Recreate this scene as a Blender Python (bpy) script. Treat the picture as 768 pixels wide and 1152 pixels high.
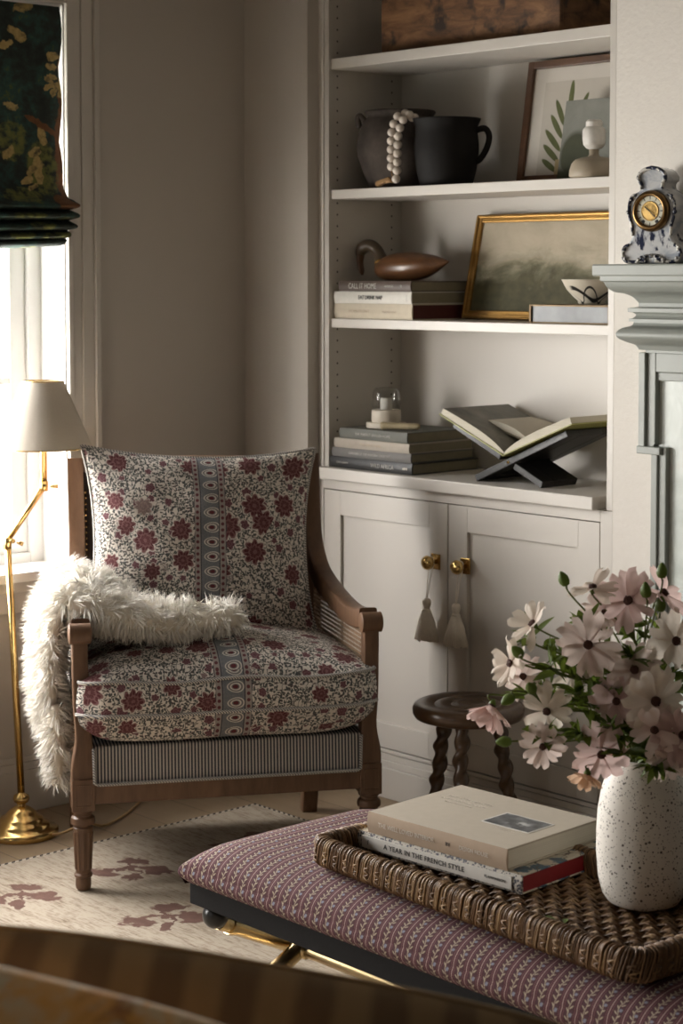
import bpy, bmesh, math, random
import numpy as np
from mathutils import Vector, Matrix, Euler

PI = math.pi
random.seed(7)
rng = np.random.default_rng(7)
S = bpy.context.scene
COL = S.collection
for o in list(bpy.data.objects):
    bpy.data.objects.remove(o)

# ------------------------------------------------------------------ camera
YAW, PITCH = math.radians(42.2), math.radians(3.5)
FWH = Vector((-math.cos(YAW), math.sin(YAW), 0))          # horizontal viewing direction
RT = Vector((math.sin(YAW), math.cos(YAW), 0))
CAM = Vector((4.299, -3.56, 1.43))
fw = (FWH * math.cos(PITCH) + Vector((0, 0, -math.sin(PITCH)))).normalized()
upv = RT.cross(fw)
cd = bpy.data.cameras.new('camera')
cam = bpy.data.objects.new('camera', cd)
COL.objects.link(cam)
R3 = Matrix((RT, upv, -fw)).transposed()
cam.matrix_world = Matrix.Translation(CAM) @ R3.to_4x4()
cd.sensor_fit = 'AUTO'
cd.sensor_width = 36
cd.lens = 2150 / 1152 * 36
cd.shift_y = -134.5 / 1152
cd.clip_start = 0.05
cd.dof.use_dof = True
cd.dof.focus_distance = 3.9
cd.dof.aperture_fstop = 7.0
S.camera = cam

# ------------------------------------------------------------------ world, light, exposure
W = bpy.data.worlds.new('sky')
S.world = W
W.use_nodes = True
wn = W.node_tree
bg = wn.nodes['Background']
tc = wn.nodes.new('ShaderNodeTexCoord')
sx = wn.nodes.new('ShaderNodeSeparateXYZ')
wr = wn.nodes.new('ShaderNodeValToRGB')
wr.color_ramp.elements[0].position = 0.46
wr.color_ramp.elements[0].color = (0.30, 0.30, 0.25, 1)
wr.color_ramp.elements[1].position = 0.70
we = wr.color_ramp.elements.new(0.53)
we.color = (0.42, 0.41, 0.38, 1)
wr.color_ramp.elements[2].color = (1.0, 0.97, 0.94, 1)
mp = wn.nodes.new('ShaderNodeMapRange')
mp.inputs['From Min'].default_value = -1
wn.links.new(tc.outputs['Generated'], sx.inputs[0])
wn.links.new(sx.outputs['Z'], mp.inputs['Value'])
wn.links.new(mp.outputs['Result'], wr.inputs[0])
wn.links.new(wr.outputs[0], bg.inputs['Color'])
bg.inputs['Strength'].default_value = 15.0


def window_light(name, y, z, wy, wz, energy, color=(1, .95, .88), x=-0.30, tilt=0.0):
    l = bpy.data.lights.new(name, 'AREA')
    l.shape = 'RECTANGLE'
    l.size, l.size_y = wz, wy
    l.energy = energy
    l.color = color
    o = bpy.data.objects.new(name, l)
    COL.objects.link(o)
    o.location = (x, y, z)
    o.rotation_euler = Euler((0, -PI / 2 + tilt, 0))
    return o


def portal(name, y, z, wy, wz):
    o = window_light(name, y, z, wy, wz, 1, x=-0.17)
    o.data.cycles.is_portal = True
    return o


portal('daylight_portal', -1.305, 1.4, 1.28, 1.5)
portal('daylight_portal', -3.005, 1.4, 1.28, 1.5)
po = portal('daylight_portal', 0, 0, .5, .8)  # portal for the added fill opening behind the camera
po.location = (2.0, -5.31, 1.35); po.rotation_euler = (PI / 2, 0, 0); po.data.size = .5; po.data.size_y = .8
window_light('daylight_window', -1.305, 1.08, 1.25, .82, 92, (1, .97, .94), x=-0.30)
window_light('daylight_window', -3.005, 1.12, 1.25, .9, 66, (1, .96, .91), x=-0.35)

S.view_settings.view_transform = 'Standard'
S.view_settings.look = 'None'
S.view_settings.gamma = 1
S.view_settings.use_curve_mapping = False
S.view_settings.exposure = 0.08
S.cycles.use_denoising = True
S.cycles.max_bounces = 8
S.cycles.diffuse_bounces = 4
S.cycles.transparent_max_bounces = 16
S.cycles.sample_clamp_indirect = 8


# ------------------------------------------------------------------ material DSL
class M:
    def __init__(s, name, color=(.5, .5, .5), rough=.6, metal=0.0, spec=.5, sheen=0.0):
        s.m = bpy.data.materials.new(name)
        s.m.use_nodes = True
        s.t = s.m.node_tree
        s.b = s.t.nodes['Principled BSDF']
        s.b.inputs['Base Color'].default_value = (*color, 1)
        s.b.inputs['Roughness'].default_value = rough
        s.b.inputs['Metallic'].default_value = metal
        s.b.inputs['Specular IOR Level'].default_value = spec
        if sheen:
            s.b.inputs['Sheen Weight'].default_value = sheen
        s._tc = None

    def node(s, t, **kw):
        n = s.t.nodes.new(t)
        for k, v in kw.items():
            setattr(n, k, v)
        return n

    def put(s, sock, v):
        if isinstance(v, bpy.types.NodeSocket):
            s.t.links.new(v, sock)
        elif isinstance(v, (tuple, list)):
            sock.default_value = (*v, 1) if sock.type == 'RGBA' and len(v) == 3 else v
        elif v is not None:
            sock.default_value = v

    def coord(s, kind='Object'):
        if not s._tc:
            s._tc = s.node('ShaderNodeTexCoord')
        return s._tc.outputs[kind]

    def math(s, op, a, b=None, c=None, clamp=False):
        n = s.node('ShaderNodeMath', operation=op, use_clamp=clamp)
        s.put(n.inputs[0], a); s.put(n.inputs[1], b)
        if c is not None: s.put(n.inputs[2], c)
        return n.outputs[0]

    def vmath(s, op, a, b=None):
        n = s.node('ShaderNodeVectorMath', operation=op)
        s.put(n.inputs[0], a)
        if b is not None: s.put(n.inputs[1], b)
        return n.outputs['Value' if op in ('LENGTH', 'DOT_PRODUCT', 'DISTANCE') else 'Vector']

    def sep(s, v):
        n = s.node('ShaderNodeSeparateXYZ'); s.put(n.inputs[0], v)
        return n.outputs[0], n.outputs[1], n.outputs[2]

    def comb(s, x=0, y=0, z=0):
        n = s.node('ShaderNodeCombineXYZ')
        s.put(n.inputs[0], x); s.put(n.inputs[1], y); s.put(n.inputs[2], z)
        return n.outputs[0]

    def mapping(s, v, scale=(1, 1, 1), rot=(0, 0, 0), loc=(0, 0, 0)):
        n = s.node('ShaderNodeMapping')
        s.put(n.inputs[0], v); n.inputs['Scale'].default_value = scale
        n.inputs['Rotation'].default_value = rot; n.inputs['Location'].default_value = loc
        return n.outputs[0]

    def noise(s, vec, scale, detail=3, rough=.55, dist=0, color=False):
        n = s.node('ShaderNodeTexNoise')
        s.put(n.inputs['Vector'], vec)
        n.inputs['Scale'].default_value = scale; n.inputs['Detail'].default_value = detail
        n.inputs['Roughness'].default_value = rough; n.inputs['Distortion'].default_value = dist
        return n.outputs['Color' if color else 'Fac']

    def voro(s, vec, scale, feature='F1', dim='2D', rand=1.0):
        n = s.node('ShaderNodeTexVoronoi', feature=feature, voronoi_dimensions=dim)
        s.put(n.inputs['Vector'], vec)
        n.inputs['Scale'].default_value = scale; n.inputs['Randomness'].default_value = rand
        return n

    def wave(s, vec, scale, dist=2, detail=2, axis='X', kind='BANDS'):
        n = s.node('ShaderNodeTexWave', wave_type=kind)
        if kind == 'BANDS': n.bands_direction = axis
        s.put(n.inputs['Vector'], vec)
        n.inputs['Scale'].default_value = scale; n.inputs['Distortion'].default_value = dist
        n.inputs['Detail'].default_value = detail
        return n.outputs['Fac']

    def mix(s, fac, a, b):
        n = s.node('ShaderNodeMix', data_type='RGBA')
        s.put(n.inputs[0], fac); s.put(n.inputs[6], a); s.put(n.inputs[7], b)
        return n.outputs[2]

    def ramp(s, fac, stops):
        n = s.node('ShaderNodeValToRGB')
        cr = n.color_ramp
        while len(cr.elements) < len(stops): cr.elements.new(.5)
        for e, (p, c) in zip(cr.elements, stops):
            e.position = p; e.color = (*c, 1)
        s.put(n.inputs[0], fac)
        return n.outputs[0]

    def step(s, v, lo, hi):
        n = s.node('ShaderNodeMapRange'); n.clamp = True
        s.put(n.inputs['Value'], v)
        n.inputs['From Min'].default_value = lo; n.inputs['From Max'].default_value = hi
        return n.outputs[0]

    def island(s):
        return s.node('ShaderNodeNewGeometry').outputs['Random Per Island']

    def color(s, c): s.put(s.b.inputs['Base Color'], c); return s
    def rough(s, c): s.put(s.b.inputs['Roughness'], c); return s

    def bump(s, h, strength=.3, dist=.002):
        n = s.node('ShaderNodeBump')
        n.inputs['Strength'].default_value = strength; n.inputs['Distance'].default_value = dist
        s.put(n.inputs['Height'], h)
        s.t.links.new(n.outputs[0], s.b.inputs['Normal'])
        return s

    def band(s, v, c, half, soft=.0008):
        """1 where |v-c| < half"""
        d = s.math('ABSOLUTE', s.math('SUBTRACT', v, c))
        return s.step(d, half + soft, half - soft)

    def ellipse(s, u, v, cu, cv, a, b, rot=0.0, soft=.12):
        du = s.math('SUBTRACT', u, cu); dv = s.math('SUBTRACT', v, cv)
        c, sn = math.cos(rot), math.sin(rot)
        x = s.math('ADD', s.math('MULTIPLY', du, c / a), s.math('MULTIPLY', dv, sn / a))
        y = s.math('ADD', s.math('MULTIPLY', du, -sn / b), s.math('MULTIPLY', dv, c / b))
        r = s.math('ADD', s.math('MULTIPLY', x, x), s.math('MULTIPLY', y, y))
        return s.step(r, 1 + soft, 1 - soft)


def plain(name, color, rough=.6, metal=0.0, vary=.12, scale=30, bump=0.0, spec=.5, sheen=0.0, bscale=None):
    m = M(name, color, rough, metal, spec, sheen)
    n = m.noise(m.coord(), scale, 4)
    d = tuple(max(0, c * (1 - vary)) for c in color); l = tuple(min(1, c * (1 + vary)) for c in color)
    m.color(m.mix(n, d, l))
    if bump: m.bump(m.noise(m.coord(), bscale or scale * 6, 3), bump)
    return m


def wood(name, dark, light, scale=9, axis=(1, 1, 6), rough=.5, bump=.15, ringd=3.5):
    m = M(name, light, rough)
    v = m.mapping(m.coord(), scale=tuple(a * scale for a in axis))
    n = m.noise(v, 1.0, 5, .6, .6)
    n2 = m.noise(v, 6.0, 3, .5)
    f = m.math('ADD', m.math('MULTIPLY', n, .75), m.math('MULTIPLY', n2, .25))
    m.color(m.ramp(f, [(.28, dark), (.5, tuple((a + b) / 2 for a, b in zip(dark, light))), (.72, light)]))
    m.bump(f, bump, .0015)
    return m


# ---- room surfaces
def paint(name, color, rough=.55, bump=.05, bscale=180, vary=.03):
    return plain(name, color, rough, vary=vary, scale=4, bump=bump, bscale=bscale)


m_wall = paint('wall_paint', (.50, .455, .40), .7, .06, 90)
m_plaster = M('plaster', (.72, .68, .62), .75)
_n = m_plaster.noise(m_plaster.coord(), 55, 4, .6)
m_plaster.color(m_plaster.mix(_n, (.68, .635, .575), (.74, .70, .64)))
m_plaster.bump(m_plaster.noise(m_plaster.coord(), 95, 3, .55), .35, .004)
m_ceil = paint('ceiling_paint', (.30, .28, .26))
m_trim = paint('trim_paint', (.54, .50, .445), .4, .02)
m_sash = paint('sash_paint', (.80, .79, .77), .4, .02)
m_cab = paint('cabinet_paint', (.60, .56, .505), .42, .02)
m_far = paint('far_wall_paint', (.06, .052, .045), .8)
m_sage = paint('sage_paint', (.285, .30, .272), .42, .03, 60)
m_tile = M('hearth_panel', (.6, .64, .6), .3)
_n = m_tile.noise(m_tile.coord(), 6, 6, .6, 1.5)
m_tile.color(m_tile.ramp(_n, [(.35, (.52, .56, .52)), (.55, (.62, .66, .62)), (.7, (.60, .61, .555))]))

m_panelside = M('drilled_panel', (.55, .515, .46), .45)
_x, _y, _z = m_panelside.sep(m_panelside.coord('Object'))
_zz = m_panelside.math('SUBTRACT', m_panelside.math('PINGPONG', _z, .016), 0.0)
def _holes(y0):
    dy = m_panelside.math('SUBTRACT', _y, y0)
    r = m_panelside.math('SQRT', m_panelside.math('ADD', m_panelside.math('MULTIPLY', dy, dy), m_panelside.math('MULTIPLY', _zz, _zz)))
    return m_panelside.step(r, .0034, .0026)
_h = m_panelside.math('MAXIMUM', _holes(.036), _holes(.246))
m_panelside.color(m_panelside.mix(_h, (.55, .515, .46), (.05, .04, .03)))

m_floor = M('oak_planks', (.5, .4, .28), .5)
_br = m_floor.node('ShaderNodeTexBrick')
m_floor.put(_br.inputs['Vector'], m_floor.coord())
_br.inputs['Scale'].default_value = 1; _br.inputs['Brick Width'].default_value = 1.6; _br.inputs['Row Height'].default_value = .15
_br.inputs['Mortar Size'].default_value = .0015; _br.offset = .37
_br.inputs['Color1'].default_value = (.34, .25, .16, 1); _br.inputs['Color2'].default_value = (.29, .21, .133, 1)
_br.inputs['Mortar'].default_value = (.10, .07, .045, 1)
_n = m_floor.noise(m_floor.mapping(m_floor.coord(), (2.5, 30, 2)), 1, 5, .6, .5)
m_floor.color(m_floor.mix(m_floor.math('MULTIPLY', _n, .55), _br.outputs['Color'], (.17, .115, .068)))

m_glass = M('window_glass')
_tr = m_glass.node('ShaderNodeBsdfTransparent'); _gl = m_glass.node('ShaderNodeBsdfGlossy')
_gl.inputs['Roughness'].default_value = .02
_mx = m_glass.node('ShaderNodeMixShader'); _fr = m_glass.node('ShaderNodeLayerWeight'); _fr.inputs[0].default_value = .08
m_glass.t.links.new(_fr.outputs['Facing'], _mx.inputs[0]); m_glass.t.links.new(_tr.outputs[0], _mx.inputs[1]); m_glass.t.links.new(_gl.outputs[0], _mx.inputs[2])
m_glass.t.links.new(_mx.outputs[0], m_glass.t.nodes['Material Output'].inputs[0])

m_brass = plain('polished_brass', (.72, .50, .20), .22, 1.0, .08, 12)
m_brassdk = plain('aged_brass', (.50, .32, .12), .25, 1.0, .15, 20)
m_gold = plain('gold_rod', (.62, .47, .25), .3, 1.0, .15, 25)
m_black = plain('black_paint', (.012, .011, .011), .3, 0, .2, 40)
m_frameblk = plain('black_frame_cloth', (.012, .0115, .012), .8, 0, .4, 240, .2, spec=.15)
m_walnut = wood('walnut_chair', (.075, .036, .018), (.20, .108, .058), 9, (1.6, 1.6, .35), .45)
m_stool = wood('dark_stool_wood', (.035, .018, .009), (.12, .065, .032), 14, (.5, 1.6, 1.6), .3)
m_frame_w = wood('brown_frame_wood', (.05, .022, .010), (.15, .07, .033), 16, (1, 1, 1), .4)
m_crate = M('worn_crate_wood', (.15, .07, .03), .6)
_v = m_crate.mapping(m_crate.coord(), (7, 9, 26))
_f = m_crate.noise(_v, 1, 6, .65, .8)
_g = m_crate.noise(m_crate.coord(), 14, 3)
m_crate.color(m_crate.mix(m_crate.step(_g, .56, .66), m_crate.ramp(_f, [(.3, (.045, .02, .008)), (.5, (.16, .075, .03)), (.7, (.27, .14, .06))]), (.03, .016, .01)))
m_crate.bump(_f, .4, .003)
m_duck = wood('duck_wood', (.05, .022, .010), (.17, .075, .03), 16, (.5, 1.6, 1.6), .28)
m_stone = M('stoneware', (.06, .05, .045), .8, spec=.25)
_n = m_stone.noise(m_stone.coord(), 9, 5, .6)
m_stone.color(m_stone.ramp(_n, [(.3, (.03, .024, .02)), (.55, (.075, .06, .05)), (.75, (.125, .10, .082))]))
m_stone.bump(m_stone.noise(m_stone.coord(), 60, 4), .2)
m_jug = plain('dark_jug_glaze', (.012, .0105, .0095), .7, 0, .3, 20, .12, spec=.2)
m_bead = plain('pale_wood_bead', (.60, .53, .46), .6, 0, .15, 40)
m_jute = plain('tan_jute', (.25, .14, .055), .85, 0, .35, 160, .3)
m_cream = plain('cream_cloth', (.82, .75, .64), .9, 0, .1, 120, .15)
m_page = M('page_edges', (.6, .54, .42), .8)
_x, _y, _z = m_page.sep(m_page.coord())
m_page.color(m_page.mix(m_page.noise(m_page.mapping(m_page.coord(), (3, 3, 700)), 1, 2), (.44, .40, .31), (.70, .65, .54)))
m_blkframe = plain('black_stand_wood', (.022, .02, .018), .38, 0, .3, 30)


# ------------------------------------------------------------------ mesh builder
class MB:
    def __init__(s):
        s.v = []; s.f = []; s.uv = {}; s.mi = []

    def add(s, verts, faces, mi=0, uvs=None):
        b = len(s.v)
        s.v += [tuple(p) for p in verts]
        for f in faces:
            s.f.append(tuple(i + b for i in f)); s.mi.append(mi)
        if uvs is not None:
            for i, q in enumerate(uvs): s.uv[b + i] = q
        return s

    def box(s, lo, hi, mi=0, mat=None):
        x0, y0, z0 = lo; x1, y1, z1 = hi
        vs = [Vector(p) for p in ((x0, y0, z0), (x1, y0, z0), (x1, y1, z0), (x0, y1, z0), (x0, y0, z1), (x1, y0, z1), (x1, y1, z1), (x0, y1, z1))]
        if mat is not None: vs = [mat @ p for p in vs]
        return s.add(vs, [(0, 3, 2, 1), (4, 5, 6, 7), (0, 1, 5, 4), (1, 2, 6, 5), (2, 3, 7, 6), (3, 0, 4, 7)], mi)

    def tube(s, pts, r, n=8, closed=False, mi=0, cap=True, flat=1.0):
        pts = [Vector(p) for p in pts]
        k = len(pts)
        rs = r if isinstance(r, (list, tuple)) else [r] * k
        T = []
        for i in range(k):
            a = pts[(i - 1) % k] if (closed or i > 0) else pts[i]
            b = pts[(i + 1) % k] if (closed or i < k - 1) else pts[i]
            d = b - a
            T.append(d.normalized() if d.length > 1e-9 else Vector((0, 0, 1)))
        up = Vector((0, 0, 1)) if abs(T[0].z) < .9 else Vector((1, 0, 0))
        nn = (up - T[0] * up.dot(T[0])).normalized()
        vs = []
        for i in range(k):
            nn = nn - T[i] * nn.dot(T[i])
            if nn.length < 1e-6: nn = T[i].orthogonal()
            nn.normalize()
            bb = T[i].cross(nn)
            for j in range(n):
                a = 2 * PI * j / n
                vs.append(pts[i] + (nn * math.cos(a) + bb * math.sin(a) * flat) * rs[i])
        fs = []
        for i in range(k if closed else k - 1):
            for j in range(n):
                a = i * n + j; b = i * n + (j + 1) % n; i2 = (i + 1) % k
                fs.append((a, b, i2 * n + (j + 1) % n, i2 * n + j))
        if cap and not closed:
            fs.append(tuple(range(n - 1, -1, -1))); fs.append(tuple((k - 1) * n + j for j in range(n)))
        return s.add(vs, fs, mi)

    def lathe(s, prof, n=32, c=(0, 0, 0), mi=0, mat=None, cap=True):
        vs = []; fs = []
        c = Vector(c)
        for (r, z) in prof:
            for j in range(n):
                a = 2 * PI * j / n
                p = Vector((r * math.cos(a), r * math.sin(a), z))
                vs.append((mat @ p if mat is not None else p) + c)
        k = len(prof)
        for i in range(k - 1):
            for j in range(n):
                fs.append((i * n + j, i * n + (j + 1) % n, (i + 1) * n + (j + 1) % n, (i + 1) * n + j))
        if cap:
            if prof[0][0] > 1e-5: fs.append(tuple(range(n - 1, -1, -1)))
            if prof[-1][0] > 1e-5: fs.append(tuple((k - 1) * n + j for j in range(n)))
        return s.add(vs, fs, mi)

    def prism(s, out, a, b, plane='xz', mi=0):
        """outline extruded between a and b along the remaining axis"""
        def P(q, d):
            return {'xz': (q[0], d, q[1]), 'yz': (d, q[0], q[1]), 'xy': (q[0], q[1], d)}[plane]
        n = len(out)
        vs = [P(q, a) for q in out] + [P(q, b) for q in out]
        fs = [tuple(range(n)), tuple(range(2 * n - 1, n - 1, -1))]
        fs += [(i, i + n, (i + 1) % n + n, (i + 1) % n) for i in range(n)]
        return s.add(vs, fs, mi)

    def grid(s, fn, nu, nv, mi=0, uvfn=None, closeu=False, closev=False):
        vs = []; uvs = []
        for i in range(nu):
            for j in range(nv):
                u = i / (nu if closeu else nu - 1); v = j / (nv if closev else nv - 1)
                vs.append(fn(u, v))
                uvs.append(uvfn(u, v) if uvfn else (u, v))
        fs = []
        for i in range(nu if closeu else nu - 1):
            for j in range(nv if closev else nv - 1):
                i2 = (i + 1) % nu; j2 = (j + 1) % nv
                fs.append((i * nv + j, i2 * nv + j, i2 * nv + j2, i * nv + j2))
        return s.add(vs, fs, mi, uvs)

    def sphere(s, c, r, n=14, m=9, mi=0, sc=(1, 1, 1)):
        return s.lathe([(max(1e-4, r * math.sin(PI * i / m)), -r * math.cos(PI * i / m)) for i in range(m + 1)], n, c, mi,
                       Matrix.Diagonal((*sc, 1)).to_3x3())

    def sweep(s, prof, pts, side, mi=0, closed=False):
        """prof: list of (a,b): a along 'side' vector, b along the in-plane normal"""
        side = Vector(side).normalized()
        pts = [Vector(p) for p in pts]; k = len(pts)
        vs = []
        for i in range(k):
            a = pts[i - 1] if (i > 0 or closed) else pts[i]
            b = pts[(i + 1) % k] if (i < k - 1 or closed) else pts[i]
            t = (b - a).normalized()
            nn = side.cross(t).normalized()
            pr = prof(i / (k - 1)) if callable(prof) else prof
            n = len(pr)
            for (x, y) in pr: vs.append(pts[i] + side * x + nn * y)
        fs = []
        for i in range(k if closed else k - 1):
            for j in range(n):
                i2 = (i + 1) % k
                fs.append((i * n + j, i * n + (j + 1) % n, i2 * n + (j + 1) % n, i2 * n + j))
        if not closed:
            fs.append(tuple(range(n - 1, -1, -1))); fs.append(tuple((k - 1) * n + j for j in range(n)))
        return s.add(vs, fs, mi)

    def mesh(s, name, mats, smooth=False, boxuv=False):
        me = bpy.data.meshes.new(name)
        me.from_pydata(s.v, [], s.f)
        for m in (mats if isinstance(mats, (list, tuple)) else [mats]):
            me.materials.append(m.m if isinstance(m, M) else m)
        me.polygons.foreach_set('material_index', s.mi)
        me.update()
        bm = bmesh.new(); bm.from_mesh(me)
        bmesh.ops.recalc_face_normals(bm, faces=bm.faces)
        bm.to_mesh(me); bm.free()
        if s.uv or boxuv:
            uvl = me.uv_layers.new(name='UVMap')
            for p in me.polygons:
                nx, ny, nz = (abs(q) for q in p.normal)
                for li in p.loop_indices:
                    vi = me.loops[li].vertex_index
                    if boxuv:
                        c = me.vertices[vi].co
                        uvl.data[li].uv = (c.x, c.y) if nz > .62 else ((c.x, c.z) if ny >= nx else (c.y, c.z))
                    else:
                        uvl.data[li].uv = s.uv.get(vi, (0, 0))
        if smooth:
            for p in me.polygons: p.use_smooth = True
        return me

    def build(s, name, mats, parent=None, smooth=False, bevel=0, auto=None, boxuv=False, sub=0, segs=2, loc=None):
        me = s.mesh(name, mats, smooth or auto is not None, boxuv)
        o = bpy.data.objects.new(name, me)
        COL.objects.link(o)
        if parent: o.parent = parent
        if loc is not None: o.location = loc
        if bevel:
            b = o.modifiers.new('bevel', 'BEVEL'); b.width = bevel; b.segments = segs; b.limit_method = 'ANGLE'; b.angle_limit = math.radians(40)
            b.harden_normals = False
        if sub:
            q = o.modifiers.new('sub', 'SUBSURF'); q.levels = q.render_levels = sub
        if auto is not None:
            sharp_by_angle(me, auto)
        return o


def sharp_by_angle(me, deg):
    bm = bmesh.new(); bm.from_mesh(me)
    a = math.radians(deg)
    for e in bm.edges:
        e.smooth = not (len(e.link_faces) == 2 and e.calc_face_angle(0) > a)
    bm.to_mesh(me); bm.free()


def tag(o, label=None, cat=None, group=None, kind=None):
    if label: o['label'] = label
    if cat: o['category'] = cat
    if group: o['group'] = group
    if kind: o['kind'] = kind
    return o


def thing(name, label, cat, loc=(0, 0, 0), rz=0.0, group=None):
    o = bpy.data.objects.new(name, None)
    COL.objects.link(o)
    o.empty_display_size = .05
    o.location = loc; o.rotation_euler = (0, 0, rz)
    return tag(o, label, cat, group)


def struct(o): return tag(o, kind='structure')


def copy_tree(o, parent=None):
    c = o.copy(); COL.objects.link(c)
    if parent is not None: c.parent = parent
    for ch in list(o.children): copy_tree(ch, c)
    return c


def text_mesh(name, body, size, mat, parent, M4, spacing=1.0, align='CENTER', ext=.0002, bold=0.0, sx=1.0):
    cu = bpy.data.curves.new(name, 'FONT')
    cu.body = body; cu.size = size; cu.extrude = ext; cu.align_x = align; cu.align_y = 'CENTER'
    cu.space_character = spacing; cu.resolution_u = 2; cu.offset = bold
    t = bpy.data.objects.new(name, cu); COL.objects.link(t)
    dg = bpy.context.evaluated_depsgraph_get(); dg.update()
    me = bpy.data.meshes.new_from_object(t.evaluated_get(dg))
    bpy.data.objects.remove(t); bpy.data.curves.remove(cu)
    me.name = name
    me.transform(Matrix(M4) @ Matrix.Diagonal((sx, 1, 1, 1)))
    me.materials.clear(); me.materials.append(mat.m)
    o = bpy.data.objects.new(name, me); COL.objects.link(o); o.parent = parent
    return o


def crv(pts, n=8):
    """Catmull-Rom through pts"""
    pts = [Vector(p) for p in pts]
    out = []
    for i in range(len(pts) - 1):
        p0 = pts[max(i - 1, 0)]; p1 = pts[i]; p2 = pts[i + 1]; p3 = pts[min(i + 2, len(pts) - 1)]
        for k in range(n):
            t = k / n
            out.append(.5 * ((2 * p1) + (p2 - p0) * t + (2 * p0 - 5 * p1 + 4 * p2 - p3) * t * t + (3 * p1 - p0 - 3 * p2 + p3) * t ** 3))
    out.append(pts[-1])
    return out


def crv2(pts, n=8): return [(p.x, p.y) for p in crv([(a, b, 0) for a, b in pts], n)]


def rrect(a, b, r, n=3):
    """rounded rectangle outline half-sizes a,b"""
    out = []
    for cx, cy, a0 in ((a - r, b - r, 0), (-a + r, b - r, 90), (-a + r, -b + r, 180), (a - r, -b + r, 270)):
        for k in range(n + 1):
            t = math.radians(a0 + 90 * k / n)
            out.append((cx + r * math.cos(t), cy + r * math.sin(t)))
    return out


# ------------------------------------------------------------------ ROOM
RX, RY, RZ = 5.8, -5.2, 2.75
struct(MB().box((-.4, RY - .1, -.1), (RX + .1, .5, 0)).build('floor', m_floor))
struct(MB().box((-.2, RY - .1, RZ), (RX + .1, .5, RZ + .1)).build('ceiling', m_ceil))
WY0, WY1, WZ0, WZ1 = -1.95, -.66, .645, 2.15
VY0, VY1 = -3.65, -2.36
wl = MB()
for (y0, y1, z0, z1) in ((RY - .1, VY0, 0, RZ), (VY0, VY1, 0, WZ0), (VY0, VY1, WZ1, RZ), (VY1, WY0, 0, RZ), (WY0, WY1, 0, WZ0), (WY0, WY1, WZ1, RZ), (WY1, .4, 0, RZ)):
    wl.box((-.16, y0, z0), (0, y1, z1))
struct(wl.build('wall_left', m_wall))
struct(MB().box((0, -.04, 0), (.276, .40, RZ)).build('wall_back', m_wall))
struct(MB().box((1.345, 0, 0), (3.4, .40, RZ)).build('wall_chimney', m_plaster))
struct(MB().box((.276, .30, 0), (1.345, .40, RZ)).build('wall_alcove', m_wall))
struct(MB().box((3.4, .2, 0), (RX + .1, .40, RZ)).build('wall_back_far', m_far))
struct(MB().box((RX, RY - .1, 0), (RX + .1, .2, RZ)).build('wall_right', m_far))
FX0, FX1, FZ0, FZ1 = 1.8, 2.2, .95, 1.55  # opening added in the unseen wall to brighten the foreground pillows
wf = MB().box((-.16, RY - .1, 0), (FX0, RY, RZ)).box((FX1, RY - .1, 0), (RX, RY, RZ)).box((FX0, RY - .1, 0), (FX1, RY, FZ0)).box((FX0, RY - .1, FZ1), (FX1, RY, RZ))
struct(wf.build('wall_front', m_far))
fill_win = MB().box((FX0, RY - .09, FZ0), (FX0 + .04, RY - .03, FZ1)).box((FX1 - .04, RY - .09, FZ0), (FX1, RY - .03, FZ1)).box((FX0 + .04, RY - .09, FZ0), (FX1 - .04, RY - .03, FZ0 + .04)).box((FX0 + .04, RY - .09, FZ1 - .04), (FX1 - .04, RY - .03, FZ1))
fill_win = struct(fill_win.build('added_fill_window', m_sash))  # invented window behind the camera, there only for fill light
MB().box((FX0 + .035, RY - .062, FZ0 + .035), (FX1 - .035, RY - .058, FZ1 - .035)).build('pane', m_glass, fill_win)


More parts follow.
